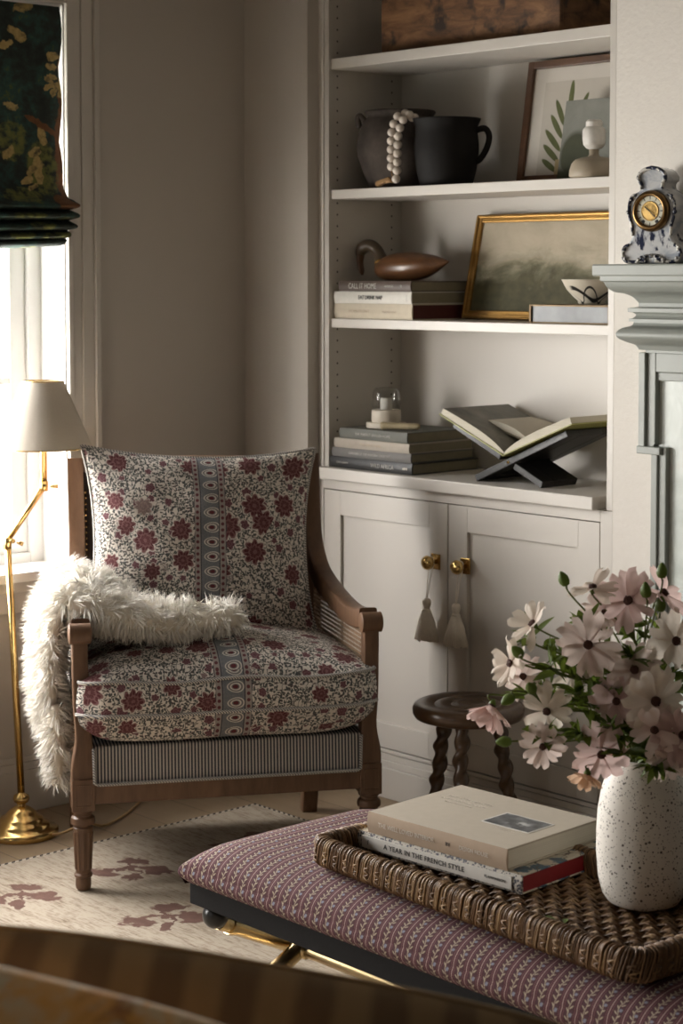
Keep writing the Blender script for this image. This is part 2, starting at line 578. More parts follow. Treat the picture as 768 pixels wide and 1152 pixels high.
def make_window(name, y0, y1):
    """one sash window in the left wall; the frame carries its sash, pane and sill"""
    f = MB()
    x0, x1 = -.155, -.115
    f.box((x0, y0, WZ0), (x1, y0 + .045, WZ1)); f.box((x0, y1 - .045, WZ0), (x1, y1, WZ1))
    f.box((x0, y0 + .045, WZ1 - .045), (x1, y1 - .045, WZ1)); f.box((x0, y0 + .045, WZ0), (x1, y1 - .045, WZ0 + .03))
    fr = struct(f.build(name, m_sash, bevel=.003))
    a, b = y0 + .045, y1 - .045
    s_ = MB()
    xs0, xs1 = -.155, -.128
    s_.box((xs0, a, WZ0 + .03), (xs1, a + .05, WZ1 - .045)); s_.box((xs0, b - .05, WZ0 + .03), (xs1, b, WZ1 - .045))
    s_.box((xs0, a + .05, WZ1 - .1), (xs1, b - .05, WZ1 - .045)); s_.box((xs0, a + .05, WZ0 + .03), (xs1, b - .05, WZ0 + .075))
    zc = 1.145
    s_.box((xs0 + .004, a + .05, zc - .01), (xs1 - .004, b - .05, zc + .01)); s_.box((xs0 + .004, a + .05, 1.64), (xs1 - .004, b - .05, 1.66))
    for k in (1, 2):
        yy = a + .05 + (b - a - .1) * k / 3
        s_.box((xs0 + .005, yy - .009, WZ0 + .075), (xs1 - .005, yy + .009, WZ1 - .1))
    s_.build('sash', m_sash, fr, bevel=.002)
    MB().box((-.146, a + .04, WZ0 + .06), (-.143, b - .04, WZ1 - .09)).build('pane', m_glass, fr)
    MB().box((-.115, y0, WZ0 - .001), (.0, y1, WZ0 + .004)).box((0, y0 - .12, WZ0 - .022), (.034, y1 + .12, WZ0 + .004)).build('sill', m_sash, fr, bevel=.005)
    j = MB().box((-.115, y1 - .004, WZ0 + .004), (.0, y1 + .001, WZ1)).box((-.115, y0 - .001, WZ0 + .004), (0, y0 + .004, WZ1)).box((-.115, y0, WZ1 - .004), (0, y1, WZ1 + .001))
    j.build('jamb', m_sash, fr)
    c = MB()
    for (p, q, d) in ((y1, y1 + .018, .016), (y1 + .018, y1 + .045, .012), (y1 + .045, y1 + .082, .017), (y1 + .082, y1 + .098, .026),
                      (y0 - .018, y0, .016), (y0 - .045, y0 - .018, .012), (y0 - .082, y0 - .045, .017), (y0 - .098, y0 - .082, .026)):
        c.box((0, p, WZ0 + .004), (d, q, WZ1 + .098))
    for (p, q, d) in ((0, .018, .016), (.018, .045, .012), (.045, .082, .017), (.082, .098, .026)):
        c.box((0, y0, WZ1 + p), (d, y1, WZ1 + q))
    c.build('casing', m_trim, fr, bevel=.002)
    ap = MB().box((0, y0 - .1, WZ0 - .105), (.016, y1 + .1, WZ0 - .022)).box((.016, y0 - .1, WZ0 - .05), (.024, y1 + .1, WZ0 - .022))
    ap.build('apron', m_trim, fr, bevel=.002)
    return fr


make_window('window_1', WY0, WY1)
make_window('window_2', VY0, VY1)

bb = MB()
bb.box((0, RY, 0), (.016, -.04, .115)).box((0, RY, .115), (.011, -.04, .135)).box((0, RY, .135), (.006, -.04, .15))
struct(bb.build('baseboard_left', m_trim, bevel=.002))
struct(MB().box((.016, -.056, 0), (.276, -.04, .115)).box((.016, -.051, .115), (.276, -.04, .135)).build('baseboard_back', m_trim, bevel=.002))

# ------------------------------------------------------------------ BUILT-IN
ZS = (1.310, 1.668, 2.030)
bk = thing('bookcase', 'tall built-in painted bookcase with three long shelves in the alcove', 'bookcase', (0, 0, 0))
MB().box((.298, .004, .895), (.316, .285, 2.7)).build('side_panel', m_panelside, bk)
MB().box((1.327, .004, .895), (1.345, .285, 2.7)).build('side_panel', m_panelside, bk)
MB().box((.298, .285, .895), (1.345, .30, 2.7)).build('back_panel', m_cab, bk)
MB().box((.262, 0, .8955), (.298, .03, 2.7)).build('stile', m_cab, bk, bevel=.0015)
MB().box((1.325, 0, .863), (1.345, .01, 2.7)).build('stile', m_cab, bk, bevel=.0015)
for z, t in zip(ZS, (.025, .026, .029)):
    MB().box((.3165, .012, z - t), (1.3265, .285, z)).build('shelf', m_cab, bk, bevel=.0015)

ct = MB().box((.2985, -.024, .862), (1.302, .285, .895))
tag(ct.build('countertop', m_cab, bevel=.003), 'painted ledge board topping the closed lower cupboards', 'countertop')

cb = thing('base_cabinet', 'low painted built-in cupboard with two shaker doors under the shelves', 'cabinet', (0, 0, 0))
MB().box((.262, .022, .125), (1.345, .285, .862)).build('carcass', m_cab, cb)
ff = MB().box((.262, 0, .125), (.297, .022, .895)).box((1.307, 0, .125), (1.345, .022, .862)).box((.297, 0, .833), (1.307, .022, .862)).box((.297, 0, .125), (1.307, .022, .135))
ff.build('face_frame', m_cab, cb, bevel=.0012)
MB().box((.262, -.004, 0), (1.345, .10, .085)).box((.262, -.001, .085), (1.345, .10, .105)).box((.262, .004, .105), (1.345, .1, .1225)).build('plinth', m_cab, cb, bevel=.002)
for (x0, x1, kx) in ((.2995, .787, .745), (.7905, 1.3045, .853)):
    z0, z1, s_ = .1385, .8305, .068
    d = MB()
    d.box((x0, .0005, z0), (x0 + s_, .0215, z1)).box((x1 - s_, .0005, z0), (x1, .0215, z1))
    d.box((x0 + s_, .0005, z1 - s_), (x1 - s_, .0215, z1)).box((x0 + s_, .0005, z0), (x1 - s_, .0215, z0 + s_))
    d.box((x0 + s_, .0105, z0 + s_), (x1 - s_, .0200, z1 - s_))
    dr = d.build('door', m_cab, cb, bevel=.001)
    kn = MB().lathe([(.006, 0), (.006, .012), (.009, .016), (.0165, .022), (.0195, .03), (.0165, .038), (.008, .043), (.0001, .044)], 24, (0, 0, 0), 0,
                    Matrix.Rotation(PI / 2, 3, 'X'))
    k = kn.build('knob', m_brass, dr, smooth=True, loc=(kx, -.002, .674))
    MB().box((-.0165, -.0025, -.0205), (.0165, .003, .0205)).build('backplate', m_brassdk, dr, bevel=.001, loc=(kx, 0, .674))


def make_tassel(label, x, z):
    t = thing('tassel', label, 'tassel', (x, -.034, z), 0, 'tassels hung from the cupboard knobs')
    c = MB()
    for sgn in (-1, 1):
        c.tube([(sgn * .006, .018, .012), (sgn * .0075, .018, -.004), (sgn * .004, .006, -.05), (sgn * .0015, -.0, -.098)], .0013, 6)
    c.tube([(-.006, .018, .012), (0, .018, .0145), (.006, .018, .012)], .0013, 6)
    c.build('cord', m_cream, t, smooth=True)
    h = MB().lathe([(.003, -.094), (.009, -.096), (.012, -.103), (.0115, -.112), (.0085, -.118), (.0085, -.122), (.0115, -.126)], 20)
    h.build('knot', m_cream, t, smooth=True)
    s = MB()
    for ring, (rt_, rb, zb) in enumerate(((.0095, .036, -.205), (.006, .027, -.203), (.003, .014, -.202))):
        nn = (34, 22, 10)[ring]
        for k in range(nn):
            a = 2 * PI * k / nn + ring * .1
            j = random.uniform(.93, 1.06)
            p0 = (rt_ * math.cos(a), rt_ * math.sin(a) * .8, -.122)
            p1 = ((rt_ * .45 + rb * .55) * math.cos(a), (rt_ * .5 + rb * .5) * math.sin(a) * .62, -.155)
            p2 = (rb * j * math.cos(a), rb * j * math.sin(a) * .62, zb + random.uniform(-.003, .003))
            s.tube([p0, p1, p2], [.0016, .0026, .0030], 5)
    s.build('fringe', m_cream, t, smooth=True)
    return t


make_tassel('cream tassel hanging from the knob of the cupboard door nearer the armchair', .745, .674)
make_tassel('cream tassel hanging from the knob of the cupboard door nearer the fireplace', .853, .674)

# ------------------------------------------------------------------ MANTEL
mt = thing('fireplace_mantel', 'sage green moulded fireplace mantel against the rough plaster wall', 'mantel', (1.495, 0, 0))
XR = 1.60


def course(prof):
    """moulding course with a mitred return on its left end; prof is (depth, z)"""
    b = MB()
    n = len(prof)
    vs = []
    for (d, z) in prof: vs.append((-d, -.001, z))
    for (d, z) in prof: vs.append((-d, -d, z))
    for (d, z) in prof: vs.append((XR, -d, z))
    for (d, z) in prof: vs.append((XR, -.001, z))
    fs = []
    for k in range(3):
        for i in range(n - 1):
            fs.append((k * n + i, (k + 1) * n + i, (k + 1) * n + i + 1, k * n + i + 1))
    fs.append((0, n, 2 * n, 3 * n)); fs.append((n - 1, 2 * n - 1, 3 * n - 1, 4 * n - 1)[::-1])
    fs.append(tuple(range(3 * n, 4 * n)) + tuple(range(3 * n - 1, 2 * n - 1, -1)))
    return b.add(vs, fs)


course([(.117, 1.4285), (.119, 1.432), (.119, 1.453), (.117, 1.4565)]).build('mantel_shelf', m_sage, mt)
og = [(.106, 1.4285), (.106, 1.418)] + crv2([(.1, 1.415), (.094, 1.402), (.082, 1.392), (.066, 1.388), (.052, 1.380), (.042, 1.366)], 4) + [(.042, 1.357), (.060, 1.354), (.060, 1.345)] + \
    crv2([(.052, 1.344), (.046, 1.338), (.052, 1.330)], 3) + [(.058, 1.329), (.058, 1.323)]
course(og[::-1]).build('cornice_moulding', m_sage, mt)
og = [(.050, 1.323)] + crv2([(.050, 1.320), (.054, 1.313), (.070, 1.307), (.079, 1.296), (.076, 1.284), (.060, 1.274), (.047, 1.268), (.041, 1.257)], 4) + [(.03, 1.256), (.03, 1.25)]
course(og[::-1]).build('frieze_moulding', m_sage, mt)
ar = MB()
def L(x): return x - 1.495
ar.box((L(1.443), -.028, 1.028), (L(1.462), -.001, 1.25)).box((L(1.462), -.020, 1.028), (L(1.484), -.001, 1.25)).box((L(1.484), -.026, 1.035), (L(1.492), -.001, 1.25))
ar.box((L(1.443), -.034, 1.012), (L(1.512), -.001, 1.030))
ar.box((L(1.479), -.024, 0), (L(1.497), -.001, 1.012)).box((L(1.497), -.018, 0), (L(1.515), -.001, 1.012)).box((L(1.515), -.025, 0), (L(1.524), -.001, 1.03))
ar.box((L(1.492), -.026, 1.205), (XR, -.001, 1.25)).box((L(1.492), -.020, 1.185), (XR, -.001, 1.205))
ar.build('architrave', m_sage, mt, bevel=.002)
MB().box((L(1.490), -.010, .0), (XR, -.0012, 1.20)).build('panel', m_tile, mt)

# ------------------------------------------------------------------ CLOCK
m_porc = M('blue_white_porcelain', (.7, .72, .76), .12)
_x, _y, _z = m_porc.sep(m_porc.coord())
_n = m_porc.noise(m_porc.mapping(m_porc.coord(), (22, 22, 30)), 1, 4, .6, .6)
_e = m_porc.noise(m_porc.mapping(m_porc.coord(), (60, 60, 26)), 1, 3, .6)
_scene = m_porc.math('MULTIPLY', m_porc.step(_e, .52, .6), m_porc.ellipse(_x, _z, 0, .055, .06, .026))
_blue = m_porc.mix(m_porc.step(_n, .46, .62), (.58, .585, .59), (.36, .39, .44))
m_porc.color(m_porc.mix(_scene, _blue, (.025, .03, .06)))
m_porcdk = M('porcelain_edge', (.03, .035, .06), .15)
_n = m_porcdk.noise(m_porcdk.coord(), 75, 3)
m_porcdk.color(m_porcdk.mix(m_porcdk.step(_n, .47, .56), (.025, .03, .055), (.62, .60, .55)))
m_dial = M('clock_dial', (.68, .66, .56), .35)
_x, _y, _z = m_dial.sep(m_dial.coord())
_ang = m_dial.math('ARCTAN2', _x, _z)
_rr = m_dial.math('SQRT', m_dial.math('ADD', m_dial.math('MULTIPLY', _x, _x), m_dial.math('MULTIPLY', _z, _z)))
_tick = m_dial.step(m_dial.math('ABSOLUTE', m_dial.math('SINE', m_dial.math('MULTIPLY', _ang, 6))), .30, .18)
_tick = m_dial.math('MULTIPLY', _tick, m_dial.band(_rr, .0305, .0045))
m_dial.color(m_dial.mix(_tick, (.66, .64, .52), (.05, .045, .04)))
m_bezel = plain('dark_bezel_brass', (.20, .12, .05), .28, 1.0, .3, 40)
m_goldface = plain('gilt_filigree', (.42, .27, .09), .35, .8, .5, 220, .5)

ck = thing('mantel_clock', 'ornate blue and white porcelain clock standing on the mantel', 'clock', (1.523, -.06, 1.457), math.radians(10))
half = crv2([(.0, .0), (.055, .0), (.070, .006), (.076, .022), (.070, .040), (.056, .053), (.050, .070), (.053, .090), (.058, .110), (.058, .135), (.052, .155), (.036, .166),
             (.028, .172), (.027, .182), (.034, .190), (.033, .202), (.024, .213), (.010, .219), (.0, .221)], 4)
out = half + [(-a, b) for a, b in half[-2:0:-1]]
MB().prism(out, -.032, .038).build('case', m_porc, ck, bevel=.006, segs=3, auto=50)
def scroll(pts, r): return MB().tube([(a, -.034, b) for a, b in crv2(pts, 5)], r, 8)
edge = MB()
for sg in (-1, 1):
    edge.tube([(sg * a, -.033, b) for a, b in crv2([(.010, .006), (.04, .004), (.066, .007), (.074, .022), (.069, .038), (.058, .043)], 5)], .0042, 8)
    edge.tube([(sg * a, -.033, b) for a, b in crv2([(.049, .064), (.050, .085), (.057, .108), (.058, .135), (.051, .154), (.040, .158)], 5)], .0036, 8)
    edge.tube([(sg * a, -.033, b) for a, b in crv2([(.027, .170), (.028, .183), (.034, .192), (.033, .203), (.02, .214), (0, .219)], 5)], .0046, 8)
    for q in ((.066, .012), (.070, .032), (.052, .148), (.034, .196), (.06, .118), (.018, .012)):
        edge.sphere((sg * q[0], -.034, q[1]), .0052, 10, 6)
for k in range(9):
    a = PI * k / 8
    edge.sphere((.034 * math.cos(a), -.035, .004 + .014 * math.sin(a)), .0048, 8, 6)
edge.build('scrollwork', m_porcdk, ck, smooth=True)
RX90 = Matrix.Rotation(PI / 2, 3, 'X')
MB().lathe([(.034, .030), (.034, .044), (.038, .047), (.043, .045), (.047, .038), (.048, .030)], 40, (0, 0, .120), 0, RX90).build('bezel', m_bezel, ck, smooth=True)
MB().lathe([(.0001, .0405), (.0352, .0405), (.0352, .03)], 36, (0, 0, 0), 0, RX90).build('dial', m_dial, ck, loc=(0, 0, .120), auto=30)
MB().lathe([(.0001, .0435), (.017, .0425), (.0205, .0415), (.0215, .0425), (.023, .0405)], 32, (0, 0, 0), 0, RX90).build('dial_centre', m_goldface, ck, smooth=True, loc=(0, 0, .120))
for s_, nm in ((-1, 'winding_hole'), (1, 'winding_hole')):
    MB().lathe([(.0001, .0415), (.0035, .0415), (.004, .040)], 12, (s_ * .018, 0, .120 - .0235), 0, RX90).build(nm, m_black, ck)
MB().box((-.0012, -.0448, 0), (.0012, -.0440, .016), 0, Matrix.Rotation(-.9, 4, 'Y')).build('clock_hand', m_black, ck, loc=(0, 0, .120))
MB().box((-.0010, -.0452, 0), (.0010, -.0446, .026), 0, Matrix.Rotation(2.3, 4, 'Y')).build('clock_hand', m_black, ck, loc=(0, 0, .120))

# ------------------------------------------------------------------ ROMAN BLIND
m_blind = M('verdure_fabric', (.03, .04, .03), .9, sheen=.0)
u, v, _ = m_blind.sep(m_blind.coord('UV'))
_w = m_blind.noise(m_blind.coord('UV'), 34, 4, .7, color=True)
_wv = m_blind.vmath('ADD', m_blind.coord('UV'), m_blind.vmath('SCALE', m_blind.vmath('SUBTRACT', _w, (.5, .5, .5))))
m_blind.t.nodes[-1]
_sc = [n for n in m_blind.t.nodes if n.type == 'VECT_MATH' and n.operation == 'SCALE'][-1]
_sc.inputs['Scale'].default_value = .034
u, v, _ = m_blind.sep(_wv)
_b1 = m_blind.noise(m_blind.coord('UV'), 9, 5, .65)
_b2 = m_blind.noise(m_blind.coord('UV'), 38, 5, .6)
_base = m_blind.ramp(m_blind.math('ADD', m_blind.math('MULTIPLY', _b1, .6), m_blind.math('MULTIPLY', _b2, .4)),
                     [(.36, (.012, .015, .013)), (.48, (.022, .032, .026)), (.56, (.025, .065, .055)), (.62, (.075, .095, .03)), (.70, (.24, .14, .045))])


def blob(lst):
    r = None
    for e in lst:
        k = m_blind.ellipse(u, v, *e)
        r = k if r is None else m_blind.math('MAXIMUM', r, k)
    return r


# u is metres from the right-hand edge (negative leftwards), v is metres above the lowest fold
_trunk = blob([(-.022, .22, .012, .13, .02), (-.012, .40, .010, .14, 0), (-.075, .315, .060, .011, -.45), (-.03, .08, .03, .05, .3)])
_base = m_blind.mix(_trunk, _base, m_blind.mix(_b2, (.06, .024, .01), (.26, .11, .04)))
_bush = blob([(-.075, .20, .048, .075, .2), (-.17, .27, .05, .05, 0), (-.15, .12, .06, .03, 0), (-.03, -.06, .03, .02, 0), (-.10, -.13, .04, .03, .2), (-.05, -.24, .05, .03, 0), (-.15, -.03, .05, .02, 0), (-.12, -.33, .04, .03, 0), (-.03, -.40, .05, .03, 0), (-.16, -.22, .04, .02, 0)])
_base = m_blind.mix(m_blind.math('MULTIPLY', _bush, m_blind.step(_b2, .38, .55)), _base, m_blind.mix(_b2, (.04, .06, .016), (.22, .21, .06)))
_leaf = blob([(-.038, .500, .020, .011, .3), (-.042, .472, .018, .010, .1), (-.046, .442, .022, .009, .2), (-.050, .420, .02, .009, .55), (-.033, .412, .009, .022, -.25), (-.018, .414, .008, .022, .15),
              (-.010, .43, .008, .02, .2), (-.075, .285, .011, .026, .4), (-.098, .245, .020, .012, .6), (-.088, .215, .014, .024, .5), (-.108, .195, .02, .011, .7), (-.125, .17, .018, .010, .4),
              (-.085, .18, .014, .02, .2), (-.105, .15, .018, .009, .5), (-.15, .55, .03, .014, -.5), (-.185, .52, .02, .012, .4), (-.17, .36, .022, .010, -.4), (-.13, .62, .03, .012, .3), (-.18, .24, .02, .012, .8)])
_shade = m_blind.mix(m_blind.noise(m_blind.coord('UV'), 90, 2), (.26, .18, .055), (.58, .42, .17))
_base = m_blind.mix(m_blind.math('MULTIPLY', _leaf, m_blind.step(_b2, .30, .50)), _base, _shade)
m_blind.color(_base)
m_blind.bump(m_blind.noise(m_blind.mapping(m_blind.coord('UV'), (900, 900, 1)), 1, 1), .15)

bl = thing('roman_blind', 'dark leafy patterned roman blind gathered in folds over the window', 'blind', (0, WY1, 1.51))
# profile: x outwards, z; fabric stays flat above and gathers at the bottom
pz = [(.006, .63), (.004, .5), (.003, .4), (.004, .30), (.006, .2), (.010, .15), (.040, .118), (.068, .104), (.030, .098), (.016, .094), (.060, .082), (.064, .076), (.024, .070), (.012, .066),
      (.050, .054), (.052, .047), (.020, .043), (.012, .040), (.042, .030), (.042, .024), (.014, .020), (.034, .013), (.030, .006), (.010, .0)]
path = crv([(a, 0, b) for a, b in pz], 4)
al = [0.0]
for i in range(1, len(path)): al.append(al[-1] + (path[i] - path[i - 1]).length)
tot = al[-1]
wd = WY1 - WY0
bm_ = MB()
NU = 26
vs = []; uvs = []
for i, p in enumerate(path):
    t = al[i] / tot
    zf = p.z
    inset = .010 + (.012 * (1 - abs(math.cos(zf * 17))) if zf > .15 else .0) - (.012 if zf < .12 else 0) + (max(0, .05 - zf) * .55)
    for j in range(NU):
        f_ = j / (NU - 1)
        y = -inset - f_ * (wd - 2 * inset)
        sag = -.018 * math.sin(PI * f_) * max(0, (.16 - zf) / .16)
        vs.append((p.x + .0015 * math.sin(j * 1.3 + i), y, zf + sag))
        uvs.append((y, .63 - al[i]))
fs = [(i * NU + j, i * NU + j + 1, (i + 1) * NU + j + 1, (i + 1) * NU + j) for i in range(len(path) - 1) for j in range(NU - 1)]
bm_.add(vs, fs, 0, uvs)
bo = bm_.build('fabric', m_blind, bl, smooth=True)
sol = bo.modifiers.new('thick', 'SOLIDIFY'); sol.thickness = .002; sol.offset = -1
MB().box((-.02, -wd + .012, .622), (.004, -.012, .636)).build('headrail', m_sash, bl)
bl2 = copy_tree(bl)
bl2.location = (0, VY1, 1.51)
bl2['label'] = 'second leafy patterned roman blind on the window nearer the sofa'

# ------------------------------------------------------------------ FABRIC of the armchair
def floral(name, u0, scale_shift=(0, 0), bw=.040):
    m = M(name, (.6, .55, .48), .92, spec=.2)
    uv = m.vmath('ADD', m.coord('UV'), (scale_shift[0], scale_shift[1], 0))
    u, v, _ = m.sep(uv)
    wob = m.vmath('SUBTRACT', m.noise(uv, 55, 2, color=True), (.5, .5, .5))
    sc = m.node('ShaderNodeVectorMath', operation='SCALE'); m.put(sc.inputs[0], wob); sc.inputs['Scale'].default_value = .012
    wuv = m.vmath('ADD', uv, sc.outputs[0])
    cream = m.mix(m.noise(uv, 30, 3), (.62, .56, .495), (.74, .69, .62))
    green = (.095, .097, .09)
    col = cream
    ve = m.voro(wuv, 58, 'DISTANCE_TO_EDGE')
    col = m.mix(m.step(ve.outputs['Distance'], .055, .028), col, green)
    # small leaves
    lv = m.voro(m.mapping(wuv, (1, 1.9, 1), (0, 0, .7)), 92, rand=1.0)
    r_, g_, b_ = m.sep(lv.outputs['Color'])
    col = m.mix(m.math('MULTIPLY', m.step(lv.outputs['Distance'], .38, .31), m.step(r_, .30, .31)), col, m.mix(g_, green, (.10, .075, .072)))
    lv = m.voro(m.mapping(wuv, (1.9, 1, 1), (0, 0, .5)), 86, rand=1.0)
    r_, g_, b_ = m.sep(lv.outputs['Color'])
    col = m.mix(m.math('MULTIPLY', m.step(lv.outputs['Distance'], .36, .29), m.step(r_, .36, .37)), col, m.mix(g_, green, (.075, .085, .085)))

    def rose(scale, r0, petals, thr, rand, c1, c2, col, depth=.22):
        vo = m.voro(uv, scale, rand=rand)
        loc = m.vmath('SUBTRACT', wuv, vo.outputs['Position'])
        a, b, _ = m.sep(loc)
        ang = m.math('ARCTAN2', b, a)
        rr, gg, bb = m.sep(vo.outputs['Color'])
        ang = m.math('ADD', ang, m.math('MULTIPLY', gg, 6))
        wv = m.math('SUBTRACT', m.math('ABSOLUTE', m.math('SINE', m.math('MULTIPLY', ang, petals / 2))), .6)
        d = m.math('MULTIPLY', m.vmath('LENGTH', loc), scale)
        lim = m.math('MULTIPLY', m.math('ADD', r0, m.math('MULTIPLY', wv, r0 * depth)), m.math('ADD', .72, m.math('MULTIPLY', bb, .5)))
        rel = m.math('DIVIDE', d, lim)
        mask = m.math('MULTIPLY', m.step(rel, 1.05, .95), m.step(rr, thr, thr + .01))
        halo = m.math('MULTIPLY', m.step(rel, 1.14, 1.06), m.step(rr, thr, thr + .01))
        ring = m.step(m.math('SINE', m.math('ADD', m.math('MULTIPLY', rel, 15), m.math('MULTIPLY', wv, 1.3))), .25, .75)
        petal = m.step(m.math('SINE', m.math('MULTIPLY', ang, petals * 2)), .55, .9)
        det = m.math('MULTIPLY', m.math('MAXIMUM', ring, petal), .55)
        col = m.mix(halo, col, cream)
        return m.mix(mask, col, m.mix(det, c1, c2))
    col = rose(25, .25, 5, .48, .9, (.115, .04, .05), (.29, .18, .19), col, .34)
    col = rose(11.4, .29, 8, .30, .72, (.105, .033, .036), (.30, .17, .165), col, .38)
    # border band
    wb = m.math('ADD', u, m.math('MULTIPLY', m.math('SINE', m.math('MULTIPLY', v, 140)), .0012))
    inb = m.band(wb, u0, bw)
    blue = m.mix(m.noise(uv, 220, 2), (.11, .12, .135), (.25, .25, .255))
    vm = m.math('PINGPONG', v, .0185)
    du = m.math('DIVIDE', m.math('SUBTRACT', u, u0 + .004), .0205)
    dv = m.math('DIVIDE', vm, m.math('ADD', .0125, m.math('MULTIPLY', m.math('SUBTRACT', u, u0), .12)))
    er = m.math('SQRT', m.math('ADD', m.math('MULTIPLY', du, du), m.math('MULTIPLY', dv, dv)))
    band = m.mix(m.step(er, 1.02, .95), blue, cream)
    band = m.mix(m.step(er, .88, .82), band, (.20, .19, .185))
    band = m.mix(m.step(m.math('ABSOLUTE', m.math('SUBTRACT', er, .55)), .1, .06), band, cream)
    band = m.mix(m.step(er, .36, .30), band, (.12, .03, .035))
    # side strips with tiny repeating sprigs
    for cu in (u0 - bw + .008, u0 + bw - .009):
        st = m.band(u, cu, .0075)
        dots = m.math('SQRT', m.math('ADD', m.math('POWER', m.math('SUBTRACT', u, cu), 2), m.math('POWER', m.math('PINGPONG', v, .0075), 2)))
        band = m.mix(st, band, m.mix(m.step(dots, .0045, .0038), (.34, .30, .275), (.14, .05, .055)))
    for cu in (u0 - bw, u0 - bw + .016, u0 + bw, u0 + bw - .0175):
        band = m.mix(m.band(u, cu, .0011, .0004), band, (.05, .05, .06))
    col = m.mix(inb, col, band)
    m.color(col)
    m.bump(m.noise(m.mapping(uv, (1100, 1100, 1)), 1, 1), .12, .001)
    return m


m_pillow = floral('floral_pillow_print', .012)
m_seat = floral('floral_seat_print', .004, (0, 0), .043)
m_tick = M('ticking_stripe', (.5, .46, .4), .9)
_u, _v, _ = m_tick.sep(m_tick.coord('UV'))
_s = m_tick.math('SINE', m_tick.math('MULTIPLY', _u, 2 * PI / .0078))
m_tick.color(m_tick.mix(m_tick.step(_s, -.1, .25), (.055, .055, .068), (.50, .46, .41)))
m_pipe = M('striped_piping', (.5, .46, .4), .9)
_x, _y, _z = m_pipe.sep(m_pipe.coord())
_s = m_pipe.math('SINE', m_pipe.math('MULTIPLY', m_pipe.math('ADD', m_pipe.math('ADD', _x, _y), _z), 2 * PI / .0065))
m_pipe.color(m_pipe.mix(m_pipe.step(_s, -.2, .2), (.10, .105, .125), (.62, .57, .50)))
m_dkuph = plain('dark_brown_back_cloth', (.035, .022, .017), .9, 0, .3, 120, .1)
m_cane = M('woven_cane', (.30, .19, .11), .55)
_x, _y, _z = m_cane.sep(m_cane.coord())
_a = m_cane.math('PINGPONG', _y, .0055); _b = m_cane.math('PINGPONG', _z, .0055)
_h = m_cane.math('MULTIPLY', m_cane.step(_a, .0022, .0026), m_cane.step(_b, .0022, .0026))
m_cane.color(m_cane.mix(m_cane.noise(m_cane.coord(), 60), (.20, .12, .065), (.36, .235, .145)))
m_cane.put(m_cane.b.inputs['Alpha'], m_cane.math('SUBTRACT', 1.0, _h))

# ------------------------------------------------------------------ ARMCHAIR
chair = thing('armchair', 'walnut armchair with caned sides and floral seat cushion beside the window', 'armchair', (.610, -.652, 0), math.radians(60.4))
FX, BX = .340, .308     # half widths at front and back
FY, BY = -.262, .235    # front posts and back posts


def side_x(y): return FX + (BX - FX) * (y - FY) / (BY - FY)


